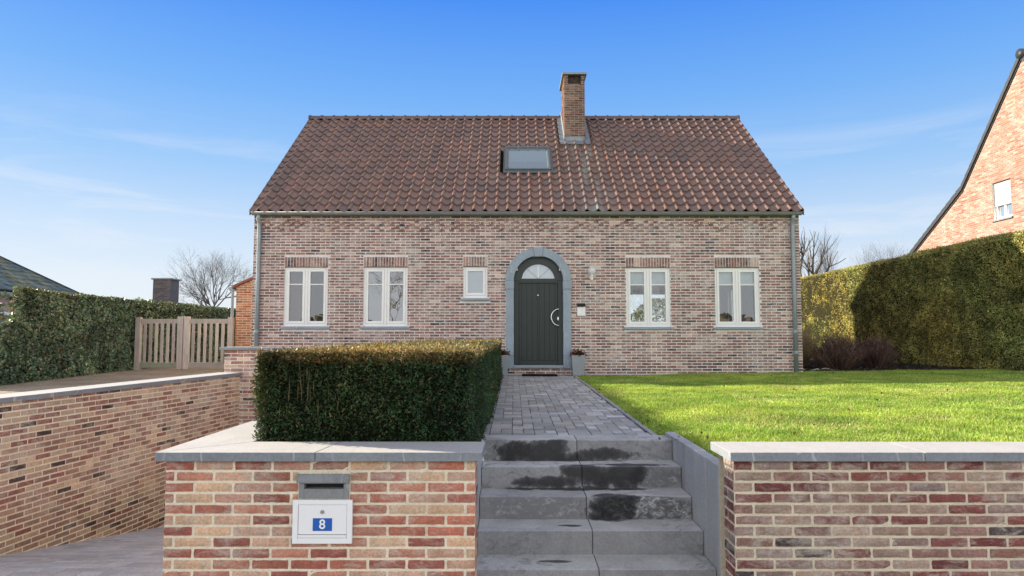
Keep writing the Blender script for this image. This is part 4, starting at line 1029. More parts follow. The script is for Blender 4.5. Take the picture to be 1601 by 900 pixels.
# ------------------------------------------------------------------ things on and by the house
b = (1.68, HY, 2.2)
lp = thing('wall_lamp', 'small clear glass globe lamp on the brick wall right of the door', 'lamp', b)
mb = MB(); disc_y(mb, 1.68, 2.16, .045, HY - .02, HY - .004, 18); mb.tube([(1.68, HY - .02, 2.16), (1.68, HY - .09, 2.13), (1.68, HY - .125, 2.17), (1.68, HY - .125, 2.21)], [.014, .013, .013, .02], 10)
mb.lathe(1.68, HY - .125, [(.0, 2.09), (.014, 2.1), (.02, 2.12), (.012, 2.14), (.03, 2.2), (.045, 2.215), (.0, 2.22)], 16); mb.build('bracket', M['pvc'], lp, b, smooth=True)
mb = MB(); mb.lathe(1.68, HY - .125, [(.04, 2.215), (.075, 2.25), (.088, 2.3), (.075, 2.35), (.04, 2.385), (.0, 2.395)], 20); mb.build('glass_globe', M['lamp_frost'], lp, b, smooth=True)
mb = MB(); mb.lathe(1.68, HY - .125, [(.0, 2.225), (.022, 2.23), (.03, 2.28), (.022, 2.31), (.0, 2.32)], 14); mb.build('bulb', M['blind'], lp, b, smooth=True)
b = (1.45, HY, 1.34)
ic = thing('door_intercom', 'white intercom panel under a small dark hood right of the green door', 'intercom', b)
mb = MB(); mb.box(1.365, 1.54, HY - .03, HY - .004, 1.335, 1.525); pn = mb.build('panel', M['white'], ic, b, bevel=.006)
mb = MB(); disc_y(mb, 1.452, 1.455, .02, HY - .034, HY - .029, 16); mb.box(1.41, 1.495, HY - .033, HY - .029, 1.365, 1.41); mb.build('button', M['pvc'], pn, b, bevel=.001)
mb = MB(); mb.prism([(HY - .004, 1.55), (HY - .1, 1.555), (HY - .1, 1.575), (HY - .004, 1.61)], lambda p, q, h: (h, p, q), 1.36, 1.54); mb.build('hood', M['black'], ic, b, bevel=.004)
mb = MB(); mb.box(.17, .9, 14.3, 14.72, .066, .085); mb.tube([(.17, 14.3, .08), (.9, 14.3, .08), (.9, 14.72, .08), (.17, 14.72, .08), (.17, 14.3, .08)], .012, 6)
tag(mb.build('doormat', M['mat'], None, (.53, 14.5, .066)), 'black rubber doormat on the paving below the front door', 'doormat')
def pot(x, label):
    b = (x, 14.58, .065); p = thing('potted_plant', label, 'potted plant', b, 'tall grey pots flanking the front door')
    mb = MB(); h0, h1 = .115, .145; z0, z1 = .066, .5; y = 14.58
    vs = [(x - h0, y - h0, z0), (x + h0, y - h0, z0), (x + h0, y + h0, z0), (x - h0, y + h0, z0), (x - h1, y - h1, z1), (x + h1, y - h1, z1), (x + h1, y + h1, z1), (x - h1, y + h1, z1)]
    q = h1 - .02; vs += [(x - q, y - q, z1), (x + q, y - q, z1), (x + q, y + q, z1), (x - q, y + q, z1), (x - q, y - q, z1 - .05), (x + q, y - q, z1 - .05), (x + q, y + q, z1 - .05), (x - q, y + q, z1 - .05)]
    mb.add(vs, [(0, 3, 2, 1), (0, 1, 5, 4), (1, 2, 6, 5), (2, 3, 7, 6), (3, 0, 4, 7), (4, 5, 9, 8), (5, 6, 10, 9), (6, 7, 11, 10), (7, 4, 8, 11), (8, 9, 13, 12), (9, 10, 14, 13), (10, 11, 15, 14), (11, 8, 12, 15)])
    mb.build('pot', M['pot'], p, b, bevel=.006)
    mb = MB(); mb.face([(x - q, y - q, z1 - .03), (x + q, y - q, z1 - .03), (x + q, y + q, z1 - .03), (x - q, y + q, z1 - .03)]); mb.build('soil', M['soil'], p, b)
    n = 420; P = np.stack([rng.normal(x, .065, n), rng.normal(y, .065, n), z1 - .02 + np.abs(rng.normal(0, .05, n))], 1); P[:, :2] = np.clip(P[:, :2], [x - .16, y - .16], [x + .16, y + .16])
    V, F = leaf_geo(P, nrm(P - np.array([x, y, z1 - .08])), .05, .028, 1.0, .7)
    npmesh('foliage', V, F, mixcols(n, [(3, (.10, .025, .02)), (2, (.16, .05, .03)), (2, (.05, .055, .02)), (1, (.22, .10, .05))], .3), M['leaf'], p, base=b)
pot(1.355, 'tall grey square pot of red brown foliage right of the door, in full view')
pot(-.26, 'tall grey pot of red foliage left of the door, half hidden by the hedge')

# ------------------------------------------------------------------ gate
GB = (-8.35, 17.3, .05)
gt = thing('wooden_gate', 'weathered grey wooden double gate of upright pickets before the hedge', 'gate', GB)
gy = 17.3
def wc(): k = R.uniform(.8, 1.15); return (k, k * R.uniform(.96, 1.0), k * R.uniform(.92, 1.0))
for x, w in ((-9.5, .13), (-7.17, .13)):
    mb = MB(); mb.box(x - w / 2, x + w / 2, gy - .06, gy + .06, .03, 1.37, wc()); mb.build('post', M['wood'], gt, GB, bevel=.008)
for x0, x1, st in ((-9.42, -8.365, 1), (-8.345, -7.25, 0)):
    mb = MB(); c = wc(); c2 = (.62, .72, .58)
    mb.box(x0, x1, gy - .025, gy + .025, 1.21, 1.33, c); mb.box(x0, x1, gy - .03, gy + .03, .1, .24, c2 if st else wc())
    sx = (x1 - .14, x1) if st else (x0, x0 + .14); mb.box(sx[0], sx[1], gy - .055, gy + .035, .06, 1.39, wc())
    lf = mb.build('gate_leaf', M['wood'], gt, GB, bevel=.006)
    a, b_ = (x0 + .03, x1 - .16) if st else (x0 + .17, x1 - .03)
    for i in range(6):
        x = a + (b_ - a) * (i + .5) / 6; mb = MB(); mb.box(x - .038, x + .038, gy - .048, gy - .0255, .22, 1.23, wc()); mb.build('picket', M['wood'], lf, GB, bevel=.005)

# ------------------------------------------------------------------ hedges
def hedge(name, label, faces, core, coremat, mat, pal, L_, W_, amp, out=.6, frq=1.0, flat=0, clump=3.0, extra=()):
    parts = list(extra)
    for o, a, b, nrmv, n, sc_, pl in faces:
        P, u, v = quad_pts(o, a, b, n); N = np.tile(np.array(nrmv, float), (n, 1))
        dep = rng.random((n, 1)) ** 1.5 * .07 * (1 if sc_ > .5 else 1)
        v1, v2, v3 = vnoise(P, clump), vnoise(P + 7, clump * 2.7), vnoise(P + 3, clump * .22)
        P = P + N * (wob(P, amp, frq) + (v1 - .5) * amp * 2.2 + (v2 - .5) * amp * 1.6 - dep + .012 * rng.normal(0, 1, (n, 1)))
        V, F = leaf_geo(P, N, L_ * sc_, W_ * sc_, out, flat=flat); C = mixcols(n, pl or pal)
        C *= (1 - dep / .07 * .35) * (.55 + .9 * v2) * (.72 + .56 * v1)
        C = C * (1 + (v3 - .5) * np.array([.55, .25, .1]))
        # broad tonal patches
        C *= (1 + .22 * np.sin(P[:, :1] * 3.1 + P[:, 1:2] * 2.2 + 1.1 * np.sin(P[:, 2:] * 4)) * np.sin(P[:, 2:] * 3.7 + P[:, 1:2] * 1.3 + P[:, :1]))
        parts.append((V, F, C, 0))
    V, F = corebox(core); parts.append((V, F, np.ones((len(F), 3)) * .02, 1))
    return tag(npmesh(name, *join(parts)[:3], [mat, coremat], None, join(parts)[3]), label, 'hedge')
def boxcore(x0, x1, y0, y1, z0, z1):
    return [[(x0, y0, z0), (x1, y0, z0), (x1, y0, z1), (x0, y0, z1)], [(x1, y0, z0), (x1, y1, z0), (x1, y1, z1), (x1, y0, z1)], [(x1, y1, z0), (x0, y1, z0), (x0, y1, z1), (x1, y1, z1)],
            [(x0, y1, z0), (x0, y0, z0), (x0, y0, z1), (x0, y1, z1)], [(x0, y0, z1), (x1, y0, z1), (x1, y1, z1), (x0, y1, z1)]]
# clipped yew block beside the path
YP = gain([(4, (.024, .050, .020)), (3, (.036, .062, .024)), (2, (.018, .038, .018)), (.7, (.10, .065, .03))], 1.75)
YT = [(3, (.20, .155, .06)), (3, (.28, .20, .085)), (2, (.13, .13, .04)), (1.8, (.44, .30, .14))]
YS = [(3, (.055, .075, .022)), (3, (.07, .085, .025)), (1, (.1, .09, .03))]
x0, x1, y0, y1, zb_, zt_ = -1.62, -.25, 4.31, 13.9, .2, .81
fx = x1 - x0
fc = [((x0, y0, zb_), (fx, 0, 0), (0, 0, zt_ - zb_), (0, -1, .05), 17000, 1, None), ((x0, y0, zb_ + .3), (.13, 0, 0), (0, 0, zt_ - zb_ - .3), (-.4, -1, .05), 900, 1, YS),
      ((x1, y0, zb_ - .05), (0, 2.5, 0), (-.04, 0, zt_ - zb_ + .05), (1, 0, .0), 17000, 1, None), ((x1, y0 + 2.5, .02), (0, y1 - y0 - 2.5, 0), (-.04, 0, zt_), (1, 0, .0), 16000, 1.5, None),
      ((x0, y0, zt_), (fx, 0, 0), (0, 2, 0), (0, 0, 1), 17000, 1, YT), ((x0, y0 + 2, zt_), (fx, 0, 0), (0, y1 - y0 - 2, 0), (0, 0, 1), 22000, 1.6, YT),
      ((x0, y0, zb_), (0, y1 - y0, 0), (0, 0, zt_ - zb_), (-1, 0, .0), 16000, 1.6, YS), ((x0, y0, zt_ - .05), (fx, 0, 0), (0, .0, .07), (0, -.6, .7), 3200, 1, YT),
      ((x0, y1, 0), (fx, 0, 0), (0, 0, zt_), (0, 1, 0), 1200, 1.6, None), ((x0 + .0, y0 - .02, zb_), (.0, .3, 0), (0, 0, zt_ - zb_), (-1, -.3, .05), 2500, 1, YS)]
n = 22; P = np.stack([rng.uniform(-1.48, -1.1, n), np.full(n, y0 - .012) + rng.normal(0, .008, n), rng.uniform(.42, .7, n)], 1)
Vt, Ft = leaf_geo(P, np.tile([0, 0, 1.], (n, 1)), .14, .0045, 6, .4); tw_ = [(Vt, Ft, mixcols(n, [(1, (.24, .18, .08)), (1, (.15, .13, .05))]), 0)]
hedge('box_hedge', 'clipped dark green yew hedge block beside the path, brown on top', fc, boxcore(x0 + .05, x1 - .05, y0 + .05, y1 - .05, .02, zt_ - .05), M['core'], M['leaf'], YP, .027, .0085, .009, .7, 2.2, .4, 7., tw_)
# tall hedge on the right
RP = [(3, (.19, .19, .05)), (3, (.24, .205, .055)), (2, (.13, .16, .05)), (1.6, (.36, .28, .10)), (1.2, (.07, .10, .035))]
X_ = 10.5; ht = 3.1; RP = gain([(w, (c[0] * 1.04, c[1], c[2] * 1.1)) for w, c in RP], 2.3)
fc = [((X_, 12.2, .1), (.0, 5.5, 0), (0, 0, ht - .1), (-1, 0, .1), 64000, 1, None), ((X_, 17.7, .1), (0.12, 8.3, 0), (0, 0, ht - .14), (-1, 0, .1), 54000, 1.15, None),
      ((X_, 12.2, ht), (1.3, 0, 0), (0, 5.5, 0), (0, 0, 1), 11000, 1.1, None), ((X_, 17.7, ht), (1.3, 0, 0), (0, 8.3, -.1), (0, 0, 1), 10000, 1.2, None), ((X_ + 1.3, 12.2, .1), (0, 13.8, 0), (0, 0, ht - .1), (1, 0, 0), 9000, 1.8, None),
      ((X_, 26.0, .1), (1.3, 0, 0), (0, 0, ht - .1), (0, 1, 0), 1500, 1.6, None), ((X_, 12.2, .1), (1.3, 0, 0), (0, 0, ht - .1), (0, -1, 0), 2500, 1.4, None)]
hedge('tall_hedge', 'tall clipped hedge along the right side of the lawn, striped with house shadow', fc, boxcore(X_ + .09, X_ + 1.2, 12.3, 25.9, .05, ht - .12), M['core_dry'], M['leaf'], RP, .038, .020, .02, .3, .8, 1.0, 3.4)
# glossy hedge on the left
LP = [(4, (.055, .09, .06)), (3, (.075, .11, .06)), (2, (.10, .13, .065)), (1, (.15, .165, .08)), (.5, (.17, .11, .065))]
LY = [(2, (.05, .075, .035)), (2, (.2, .24, .03)), (1, (.12, .16, .03))]
LT = [(2, (.12, .14, .05)), (2, (.17, .17, .06)), (1, (.14, .11, .06))]
LP = gain(LP, 2.2); LY = gain(LY, 1.3)
p0, p1, p2 = np.array([-9.05, 12.35]), np.array([-9.62, 17.3]), np.array([-10.0, 25.5])
hz1 = 1.79
d01 = p1 - p0; d12 = p2 - p1
n1_ = (.99, -.1, .1)
fc = [((*p0, .02), (*d01, 0), (0, 0, hz1 - .02), n1_, 21000, 1, None), ((*p1, .02), (*d12, 0), (0, 0, hz1 + .05), (1, 0, .1), 15000, 1.2, None),
      ((*p0, hz1), (*d01, 0), (-1.0, 1.3, 0), (0, 0, 1), 9000, 1, LT), ((*p1, hz1), (*d12, .06), (-1.1, 0, 0), (0, 0, 1), 6000, 1.2, LT),
      ((*p0, .02), (-1.2, 2.0, 0), (0, 0, hz1 - .02), (-.6, -.7, .1), 6000, 1, LP), ((-9.02, 11.3, .02), (-.1, 1.1, 0), (0, 0, .95), (.95, -.3, .2), 5000, 1, None), ((-9.0, 11.4, .85), (0, 1.0, .35), (-.5, .5, 0), (0, -.3, 1), 2500, 1, None),
      ((-9.35, 13.9, .8), (-.02, .55, 0), (0, 0, .6), n1_, 420, 1.1, LY), ((-9.30, 13.3, 1.05), (-.02, .3, 0), (0, 0, .3), n1_, 120, 1.1, LY), ((-10.7, 12.5, .02), (-.1, 12, 0), (0, 0, hz1), (-1, 0, .1), 5000, 1.8, None)]
core = [[(p0[0] - .1, p0[1] + .1, 0), (p1[0] - .1, p1[1], 0), (p1[0] - .1, p1[1], hz1 - .1), (p0[0] - .1, p0[1] + .1, hz1 - .1)], [(p1[0] - .1, p1[1], 0), (p2[0] - .1, p2[1], 0), (p2[0] - .1, p2[1], hz1 - .05), (p1[0] - .1, p1[1], hz1 - .1)],
        [(p0[0] - .1, p0[1] + .1, hz1 - .1), (p1[0] - .1, p1[1], hz1 - .1), (p1[0] - 1.1, p1[1], hz1 - .1), (p0[0] - 1.1, p0[1] + 1.9, hz1 - .1)], [(p1[0] - .1, p1[1], hz1 - .1), (p2[0] - .1, p2[1], hz1 - .06), (p2[0] - 1.1, p2[1], hz1 - .06), (p1[0] - 1.1, p1[1], hz1 - .1)],
        [(p0[0] - .1, p0[1] + .1, 0), (p0[0] - .1, p0[1] + .1, hz1 - .1), (p0[0] - 1.1, p0[1] + 1.9, hz1 - .1), (p0[0] - 1.1, p0[1] + 1.9, 0)], [(-9.1, 11.4, 0), (-9.15, 12.5, 0), (-9.15, 12.5, .9), (-9.1, 11.4, .85)], [(-9.1, 11.4, 0), (-9.1, 11.4, .85), (-9.6, 11.9, .85), (-9.6, 11.9, 0)]]
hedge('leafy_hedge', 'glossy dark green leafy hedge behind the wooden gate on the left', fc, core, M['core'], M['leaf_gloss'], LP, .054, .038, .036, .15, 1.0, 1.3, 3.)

# ------------------------------------------------------------------ shrubs, trees
SHC = [(3, (.13, .075, .065)), (2, (.19, .12, .09)), (2, (.08, .05, .05)), (1, (.28, .2, .14))]
TW = mat_plain('shrub twigs', (1, 1, 1), .85, .2, 0, .2, 8, .05, True)
def shrub(label, x, y, z0, h, rx, n, mat, r0=.006, flat=False):
    mb = MB()
    for i in range(n):
        cl_ = pick(SHC); a = R.uniform(0, 2 * pi); q = math.sqrt(R.random()); bx_, by_ = x + math.cos(a) * q * rx * .25, y + math.sin(a) * q * rx * .25
        tx, ty = x + math.cos(a) * q * rx, y + math.sin(a) * q * rx; th_ = h * math.sqrt(max(.08, 1 - q * q * .8)) * R.uniform(.65, 1.04)
        mx = (bx_ * .45 + tx * .55 + R.uniform(-.04, .04), by_ * .45 + ty * .55 + R.uniform(-.04, .04), z0 + th_ * .5)
        mb.tube([(bx_, by_, z0 - .02), mx, (tx + R.uniform(-.05, .05), ty + R.uniform(-.05, .05), z0 + th_)], [r0, r0 * .7, r0 * .35], 3, cl_, caps=False)
        for _ in range(3):
            t_ = R.uniform(.3, .95); sx, sy, sz = [mx[k_] * (1 - t_) + (tx, ty, z0 + th_)[k_] * t_ for k_ in range(3)]
            mb.tube([(sx, sy, sz), (sx + R.uniform(-.12, .12), sy + R.uniform(-.12, .12), sz + R.uniform(.02, .14))], [r0 * .5, r0 * .25], 3, cl_, caps=False)
    return tag(mb.build('twiggy_shrub', mat, None, (x, y, z0)), label, 'shrub')
shrub('broad round leafless shrub with dark reddish twigs by the tall hedge, nearer the house', 7.45, 15.75, .11, .88, .62, 800, TW, .0055)
shrub('smaller leafless dark reddish shrub by the tall hedge, farther from the house', 8.62, 16.3, .12, .82, .5, 600, TW, .0055)
shrub('open tan twiggy shrub at the right corner of the house', 7.0, 17.0, .11, 1.05, .6, 260, M['twig_tan'], .007)
mb = MB(); pts = [(6.35 + .9 * i / 14, 15.25 + .12 * math.sin(i * .8) + .02 * i, .15 + .02 * math.sin(i * 1.3)) for i in range(15)]; mb.tube(pts, .013, 8)
tag(mb.build('garden_hose', M['hose'], None, (6.8, 15.3, .14), smooth=True), 'pale garden hose lying on the dark bed by the house corner', 'hose')

def tree(name, label, base, h, spread, seed, mat, levels=5, trunk_h=.3, r0=.12, nb_=3, up=.35, poll=False, group=None, thin=1.0, droop=0):
    Q = random.Random(seed); T = thing(name, label, 'tree', base, group); tr = MB(); cr = MB()
    def grow(p, d, ln, r, lev):
        pts = [p]; rr = [r]; k_ = 4 if lev < 2 else 3
        for i in range(k_):
            d = (d + Vector((Q.uniform(-1, 1), Q.uniform(-1, 1), Q.uniform(-.6, 1) * up - droop * lev * .05)) * .22).normalized(); p = p + d * ln / k_
            pts.append(p); rr.append(r * (1 - .45 * (i + 1) / k_))
        (tr if lev == 0 else cr).tube(pts, rr, 8 if lev < 2 else (5 if lev < 3 else 3), caps=lev == 0 or poll)
        if lev >= levels: return
        n = nb_ + (1 if lev in (1, 2) else 0)
        for i in range(n):
            k2 = Q.randint(2, k_) if lev else k_; q = pts[k2]
            a = 2 * pi * (i + Q.random() * .6) / n; tilt = Q.uniform(.35, .85) * spread
            e = d.cross(Vector((Q.uniform(-1, 1), Q.uniform(-1, 1), .3))).normalized(); f_ = d.cross(e)
            nd = (d * math.cos(tilt) + (e * math.cos(a) + f_ * math.sin(a)) * math.sin(tilt) + Vector((0, 0, up * .3))).normalized()
            grow(q, nd, ln * Q.uniform(.62, .86), rr[k2] * Q.uniform(.6, .8) * thin, lev + 1)
        if lev > 0: grow(pts[-1], d, ln * .7, rr[-1] * .9, lev + 1)
    grow(Vector(base) - Vector((0, 0, .1)), Vector((0, 0, 1)), h * trunk_h, r0, 0)
    tr.build('trunk', mat, T, base, smooth=True); cr.build('crown', mat, T, base, smooth=True)
    return T
tree('bare_tree', 'broad bare tree behind the left hedge beside the chimney, left of its twin', (*at(316, 500, 40)[:2], 0), 7.3, 1.1, 5, M['bark_far'], 5, .3, .15, 3, .35)
tree('bare_tree', 'bare tree behind the left hedge, closest to the left house wall', (*at(345, 500, 42)[:2], 0), 7.2, 1.0, 12, M['bark_far'], 5, .3, .14, 3, .3)
tree('pollard_tree', 'bare pollarded tree with thick cut branches behind the right house corner', (*at(1270, 500, 30)[:2], 0), 6.4, .9, 23, M['bark'], 3, .34, .2, 3, .55, True, None, 1.08)
tree('slender_tree', 'slender bare upright tree beyond the far end of the right hedge', (*at(1308, 500, 42)[:2], 0), 7.5, .42, 31, M['bark_far'], 5, .3, .10, 3, .8)
tree('slender_tree', 'faint bare treetop just showing above the middle of the right hedge', (*at(1402, 500, 44)[:2], 0), 7.3, .5, 44, M['bark_far'], 5, .35, .09, 3, .7)
# trees across the street, mirrored in the windows
tree('street_tree', 'bare tree across the street mirrored in the second window from the left', (-9.5, -24, ST), 9, .95, 51, M['bark_pale'], 5, .28, .2, 3, .35)
tree('street_tree', 'bare tree across the street mirrored in the right windows', (11, -26, ST), 9, .95, 57, M['bark_pale'], 5, .28, .2, 3, .35)
n = 9000; P = np.stack([rng.uniform(-45, 45, n), rng.normal(-33, 1.2, n), ST + rng.random(n) ** .8 * 3.4], 1); P[:, 2] *= (1 + .25 * np.sin(P[:, 0] * .7))
V, F = leaf_geo(P, np.tile([0, 1., .2], (n, 1)), .8, .5, .4); struct(npmesh('far_shrubbery', V, F, mixcols(n, [(2, (.30, .25, .19)), (2, (.24, .22, .15)), (1, (.22, .22, .15))]), M['leaf']), 'stuff')
# garden conifer glimpsed through the house
def garden_bush(label, x, y, h, r):
    n = 7000; a = rng.uniform(0, 2 * pi, n); zz = rng.random(n); q = r * np.sqrt(1 - zz ** 2 * .9) * rng.uniform(.75, 1.03, n)
    P = np.stack([x + np.cos(a) * q, y + np.sin(a) * q, zz * h], 1); V, F = leaf_geo(P, nrm(P - np.array([x, y, h * .3])), .12, .05, .7)
    T = thing('evergreen_bush', label, 'bush', (x, y, 0)); npmesh('foliage', V, F, mixcols(n, [(2, (.07, .10, .03)), (2, (.12, .14, .05)), (1, (.3, .3, .15))]), M['leaf'], T, base=(x, y, 0))
    mb = MB(); mb.tube([(x, y, -.1), (x, y, h * .8)], [.12, .03], 8); mb.build('stem', M['bark'], T, (x, y, 0))
garden_bush('rounded evergreen bush in the back garden, seen through the house window', 6.2, 28, 2.4, 1.9)

# ------------------------------------------------------------------ neighbours
NB = (-24, 23, 0)
nh = thing('neighbour_house', 'pale house with mossy grey hipped roof behind the left hedge', 'house', NB)
mb = MB(); brick_face(mb, (-20.2, 15.5, 1.86), (0, 1, 0), (1, 0, 0), 15.1, .68, [(1, srgb(186, 150, 148)), (1, srgb(174, 134, 134)), (1, srgb(196, 164, 160))], None, .0615, .218, .01, .005)
mb.box(-27.8, -20.21, 15.5, 30.6, 0, 2.52, mat=1); mb.build('wall', [M['brick_house'], mat_plain('cream render', (.6, .5, .48), .9)], nh, NB)
A_ = (-19.9, 31.6, 2.7); B_ = (-19.9, 15.1, 2.7); C_ = (-23.95, 27.4, 5.5); D_ = (-23.95, 19.1, 5.5); E_ = (-28, 31.6, 2.7); F_ = (-28, 15.1, 2.7)
mb = MB(); ns = 15; nc_ = 60                                     # stepped courses of flat tiles on the visible slope
lerp = lambda p, q, t_: tuple(p[k] + (q[k] - p[k]) * t_ for k in range(3))
for i in range(ns):
    l0, l1 = lerp(B_, D_, i / ns), lerp(A_, C_, i / ns); u0, u1 = lerp(B_, D_, (i + 1.15) / ns), lerp(A_, C_, (i + 1.15) / ns)
    for k in range(nc_):
        c = pick([(3, (.21, .26, .25)), (2, (.26, .29, .20)), (2, (.17, .22, .22)), (1, (.33, .32, .20))]); e = .035 + R.uniform(-.01, .012)
        a, b, c_, d = lerp(l0, l1, k / nc_), lerp(l0, l1, (k + .97) / nc_), lerp(u0, u1, (k + .97) / nc_), lerp(u0, u1, k / nc_)
        up_ = lambda p, h: (p[0] + h * .55, p[1], p[2] + h * .83)
        mb.face([up_(a, e), up_(b, e), up_(c_, .0), up_(d, .0)], c); mb.face([a, b, up_(b, e), up_(a, e)], c)
for q in ([A_, E_, C_], [E_, F_, D_, C_], [F_, B_, D_]): mb.face(q, (.09, .11, .1))
mb.face([A_, B_, F_, E_], (.3, .3, .3))
nr = mb.build('roof', mat_plain('mossy roof tiles', (1, 1, 1), .8, .3, 0, .45, 3, .3, True), nh, NB)
mb = MB(); mb.tube([A_, C_], .07, 8); mb.tube([C_, D_], .08, 8); mb.build('hip_tiles', M['slate_black'], nr, NB)
mb = MB(); mb.box(-19.98, -19.86, 15.1, 31, 2.5, 2.615); mb.build('gutter_board', M['zinc'], nr, NB)
mb = MB()
for a0, a1, b0, b1 in ((25.2, 25.34, .5, 1.85), (27.5, 27.64, .5, 1.85), (26.35, 26.49, .64, 1.71), (25.34, 27.5, .5, .64), (25.34, 27.5, 1.71, 1.85)): mb.box(-20.2, -20.1, a0, a1, b0, b1)
nw = mb.build('window', M['pvc'], nh, NB)
mb = MB(); mb.face([(-20.15, 25.3, .6), (-20.15, 27.55, .6), (-20.15, 27.55, 1.75), (-20.15, 25.3, 1.75)]); mb.build('pane', M['glass_sky'], nw, NB)
KB = (-15.5, 31, 0)
kb = thing('neighbour_garage', 'low building behind the left hedge with only its dark chimney showing', 'building', KB)
mb = MB(); mb.box(-18, -13, 30.2, 35, 0, 2.0); mb.build('wall', mat_plain('grey render', (.3, .29, .28), .9), kb, KB)
mb = MB(); mb.box(-18.2, -12.8, 30, 35.2, 2.002, 2.15); kr = mb.build('roof', M['slate_black'], kb, KB)
mb = MB(); c0, c1 = at(239, 450, 31)[0], at(266.5, 450, 31)[0]
brick_face(mb, (c0, 31, 2.15), (1, 0, 0), (0, -1, 0), c1 - c0, 1.3, [(1, srgb(112, 104, 104)), (1, srgb(124, 114, 112)), (1, srgb(100, 94, 96))], None, .0615, .218, .01, .005)
mb.box(c0 + .006, c1 - .006, 31.01, 31.8, 2.15, 3.45, mat=1); mb.build('chimney', [mat_brick('grey brick', (.3, .28, .27), .2), mat_mortar('grey mortar', (.2, .19, .19))], kr, KB)
mb = MB(); mb.box(c0 - .07, c1 + .07, 30.93, 31.87, 3.452, 3.52); mb.build('cap', M['zinc_dark'], kr, KB, bevel=.01)

QX = 15.5; QB = (18, 20.3, 0)
qh = thing('neighbour_house', 'orange brick neighbour house with a steep sunlit gable above the right hedge', 'house', QB)
ap = (20.3, 9.42); kn = (23.3, 5.95); ev = (28.2, 3.0)
def g_q(z0, z1):
    z_ = (z0 + z1) / 2
    if z_ > kn[1]: w = 3.0 * (ap[1] - z_) / (ap[1] - kn[1])
    else: w = 3.0 + 4.9 * (kn[1] - z_) / (kn[1] - ev[1])
    w = max(.02, w - .12); r = [(-1, 7.9 - w), (7.9 + w, 50)]
    if 4.62 < z1 and z0 < 5.82: r.append((28.2 - 21.86, 28.2 - 21.04))
    return r
mb = MB(); H0 = 2.3
brick_face(mb, (QX, 28.2, H0), (0, -1, 0), (-1, 0, 0), 15.8, 7.1, PN, lambda a, b: g_q(a + H0, b + H0), .064, .222, .011, .006, False, mortar=False, jig=.002)
pr = [(28.2, 0), (28.2, 3.0), kn, ap, (17.3, 5.95), (12.4, 3.0), (12.4, 0)]
# mortar sheet with the window opening cut out
z0w, z1w, ya_, yb_ = 4.62, 5.82, 21.04, 21.86
x = QX + .006
mb.face([(x, y, z_) for y, z_ in [(28.2, 0), (28.2, 3.0), (26.1, 4.22), (25.4, 4.62), (15.2, 4.62), (12.4, 3.0), (12.4, 0)]], mat=1)
yl_ = lambda z_: 23.3 + 4.9 * (5.95 - z_) / 2.95
mb.face([(x, yl_(4.62), 4.62), (x, yl_(5.82), 5.82), (x, yb_, 5.82), (x, yb_, 4.62)], mat=1)
mb.face([(x, ya_, 4.62), (x, ya_, 5.82), (x, 40.6 - yl_(5.82), 5.82), (x, 40.6 - yl_(4.62), 4.62)], mat=1)
mb.face([(x, yl_(5.82), 5.82), (x, 23.3, 5.95), (x, 20.3, 9.3), (x, 17.3, 5.95), (x, 40.6 - yl_(5.82), 5.82)], mat=1)
mb.build('wall', [M['brick_pink'], M['mortar_pink']], qh, QB)
mb = MB(); segs = [(28.5, 2.82), kn, ap, (17.3, 5.95), (12.1, 2.82)]
for (a0, b0), (a1, b1) in zip(segs[:-1], segs[1:]):
    mb.prism([(a0, b0 - .1), (a1, b1 - .1), (a1, b1 + .1), (a0, b0 + .1)], lambda p, q, h: (h, p, q), QX - .03, QX + 9)
qr = mb.build('roof', M['slate_black'], qh, QB)
mb = MB()                                                        # verge tiles stepping down the gable
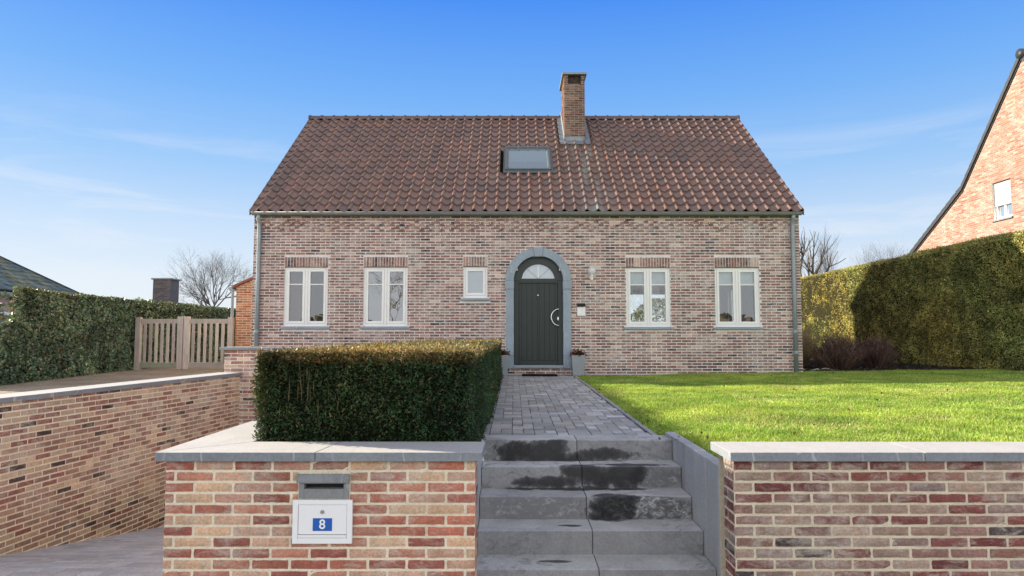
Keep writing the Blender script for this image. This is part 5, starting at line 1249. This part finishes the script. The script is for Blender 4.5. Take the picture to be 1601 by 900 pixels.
for (a0, b0), (a1, b1) in (((20.3, 9.42), (23.3, 5.95)), ((23.3, 5.95), (28.5, 2.82))):
    ln = math.hypot(a1 - a0, b1 - b0); k_ = int(ln / .33)
    for i in range(k_):
        t0, t1 = i / k_, (i + .96) / k_; y0_, z0_ = a0 + (a1 - a0) * t0, b0 + (b1 - b0) * t0; y1_, z1_ = a0 + (a1 - a0) * t1, b0 + (b1 - b0) * t1
        mb.prism([(y0_, z0_ - .04), (y1_, z1_ - .055), (y1_, z1_ + .15), (y0_, z0_ + .125)], lambda p, q, h: (h, p, q), QX - .075, QX - .031)
mb.build('verge_tiles', M['slate_black'], qr, QB, bevel=.01)
mb = MB(); mb.tube([(QX - .09, 20.3, 9.5), (QX + 9, 20.3, 9.5)], .15, 14); mb.build('ridge_tiles', M['slate_black'], qr, QB, smooth=True)
xw = QX + .1
mb = MB()
for (a0, a1, b0, b1) in ((ya_, ya_ + .07, z0w, z1w), (yb_ - .07, yb_, z0w, z1w), (ya_ + .07, yb_ - .07, z0w, z0w + .08), (ya_ + .07, yb_ - .07, z1w - .06, z1w), ((ya_ + yb_) / 2 - .04, (ya_ + yb_) / 2 + .04, z0w + .08, z1w - .06)): mb.box(xw, xw + .08, a0, a1, b0, b1)
mb.box(QX + .012, xw + .1, yb_ + .001, yb_ + .02, z0w, z1w); mb.box(QX + .012, xw + .1, ya_ - .02, ya_ - .001, z0w, z1w)
qw = mb.build('window', M['pvc'], qh, QB)
mb = MB(); mb.face([(xw + .04, ya_, z0w), (xw + .04, yb_, z0w), (xw + .04, yb_, z1w), (xw + .04, ya_, z1w)]); mb.build('pane', M['glass'], qw, QB)
mb = MB(); z_ = 5.05
while z_ < z1w - .01: mb.box(xw - .04, xw - .02, ya_ + .02, yb_ - .02, z_, min(z_ + .046, z1w)); z_ += .05
mb.build('roller_shutter', mat_plain('grey shutter slats', (.42, .43, .44), .5), qw, QB)
mb = MB(); mb.box(QX - .05, xw + .05, ya_ - .05, yb_ + .05, z0w - .055, z0w - .002); mb.build('sill', M['stone'], qw, QB)
mb = MB(); mb.box(xw + .3, xw + .32, ya_ - .3, yb_ + .3, z0w - .2, z1w + .2); mb.build('room_backing', M['roomdark'], qw, QB)
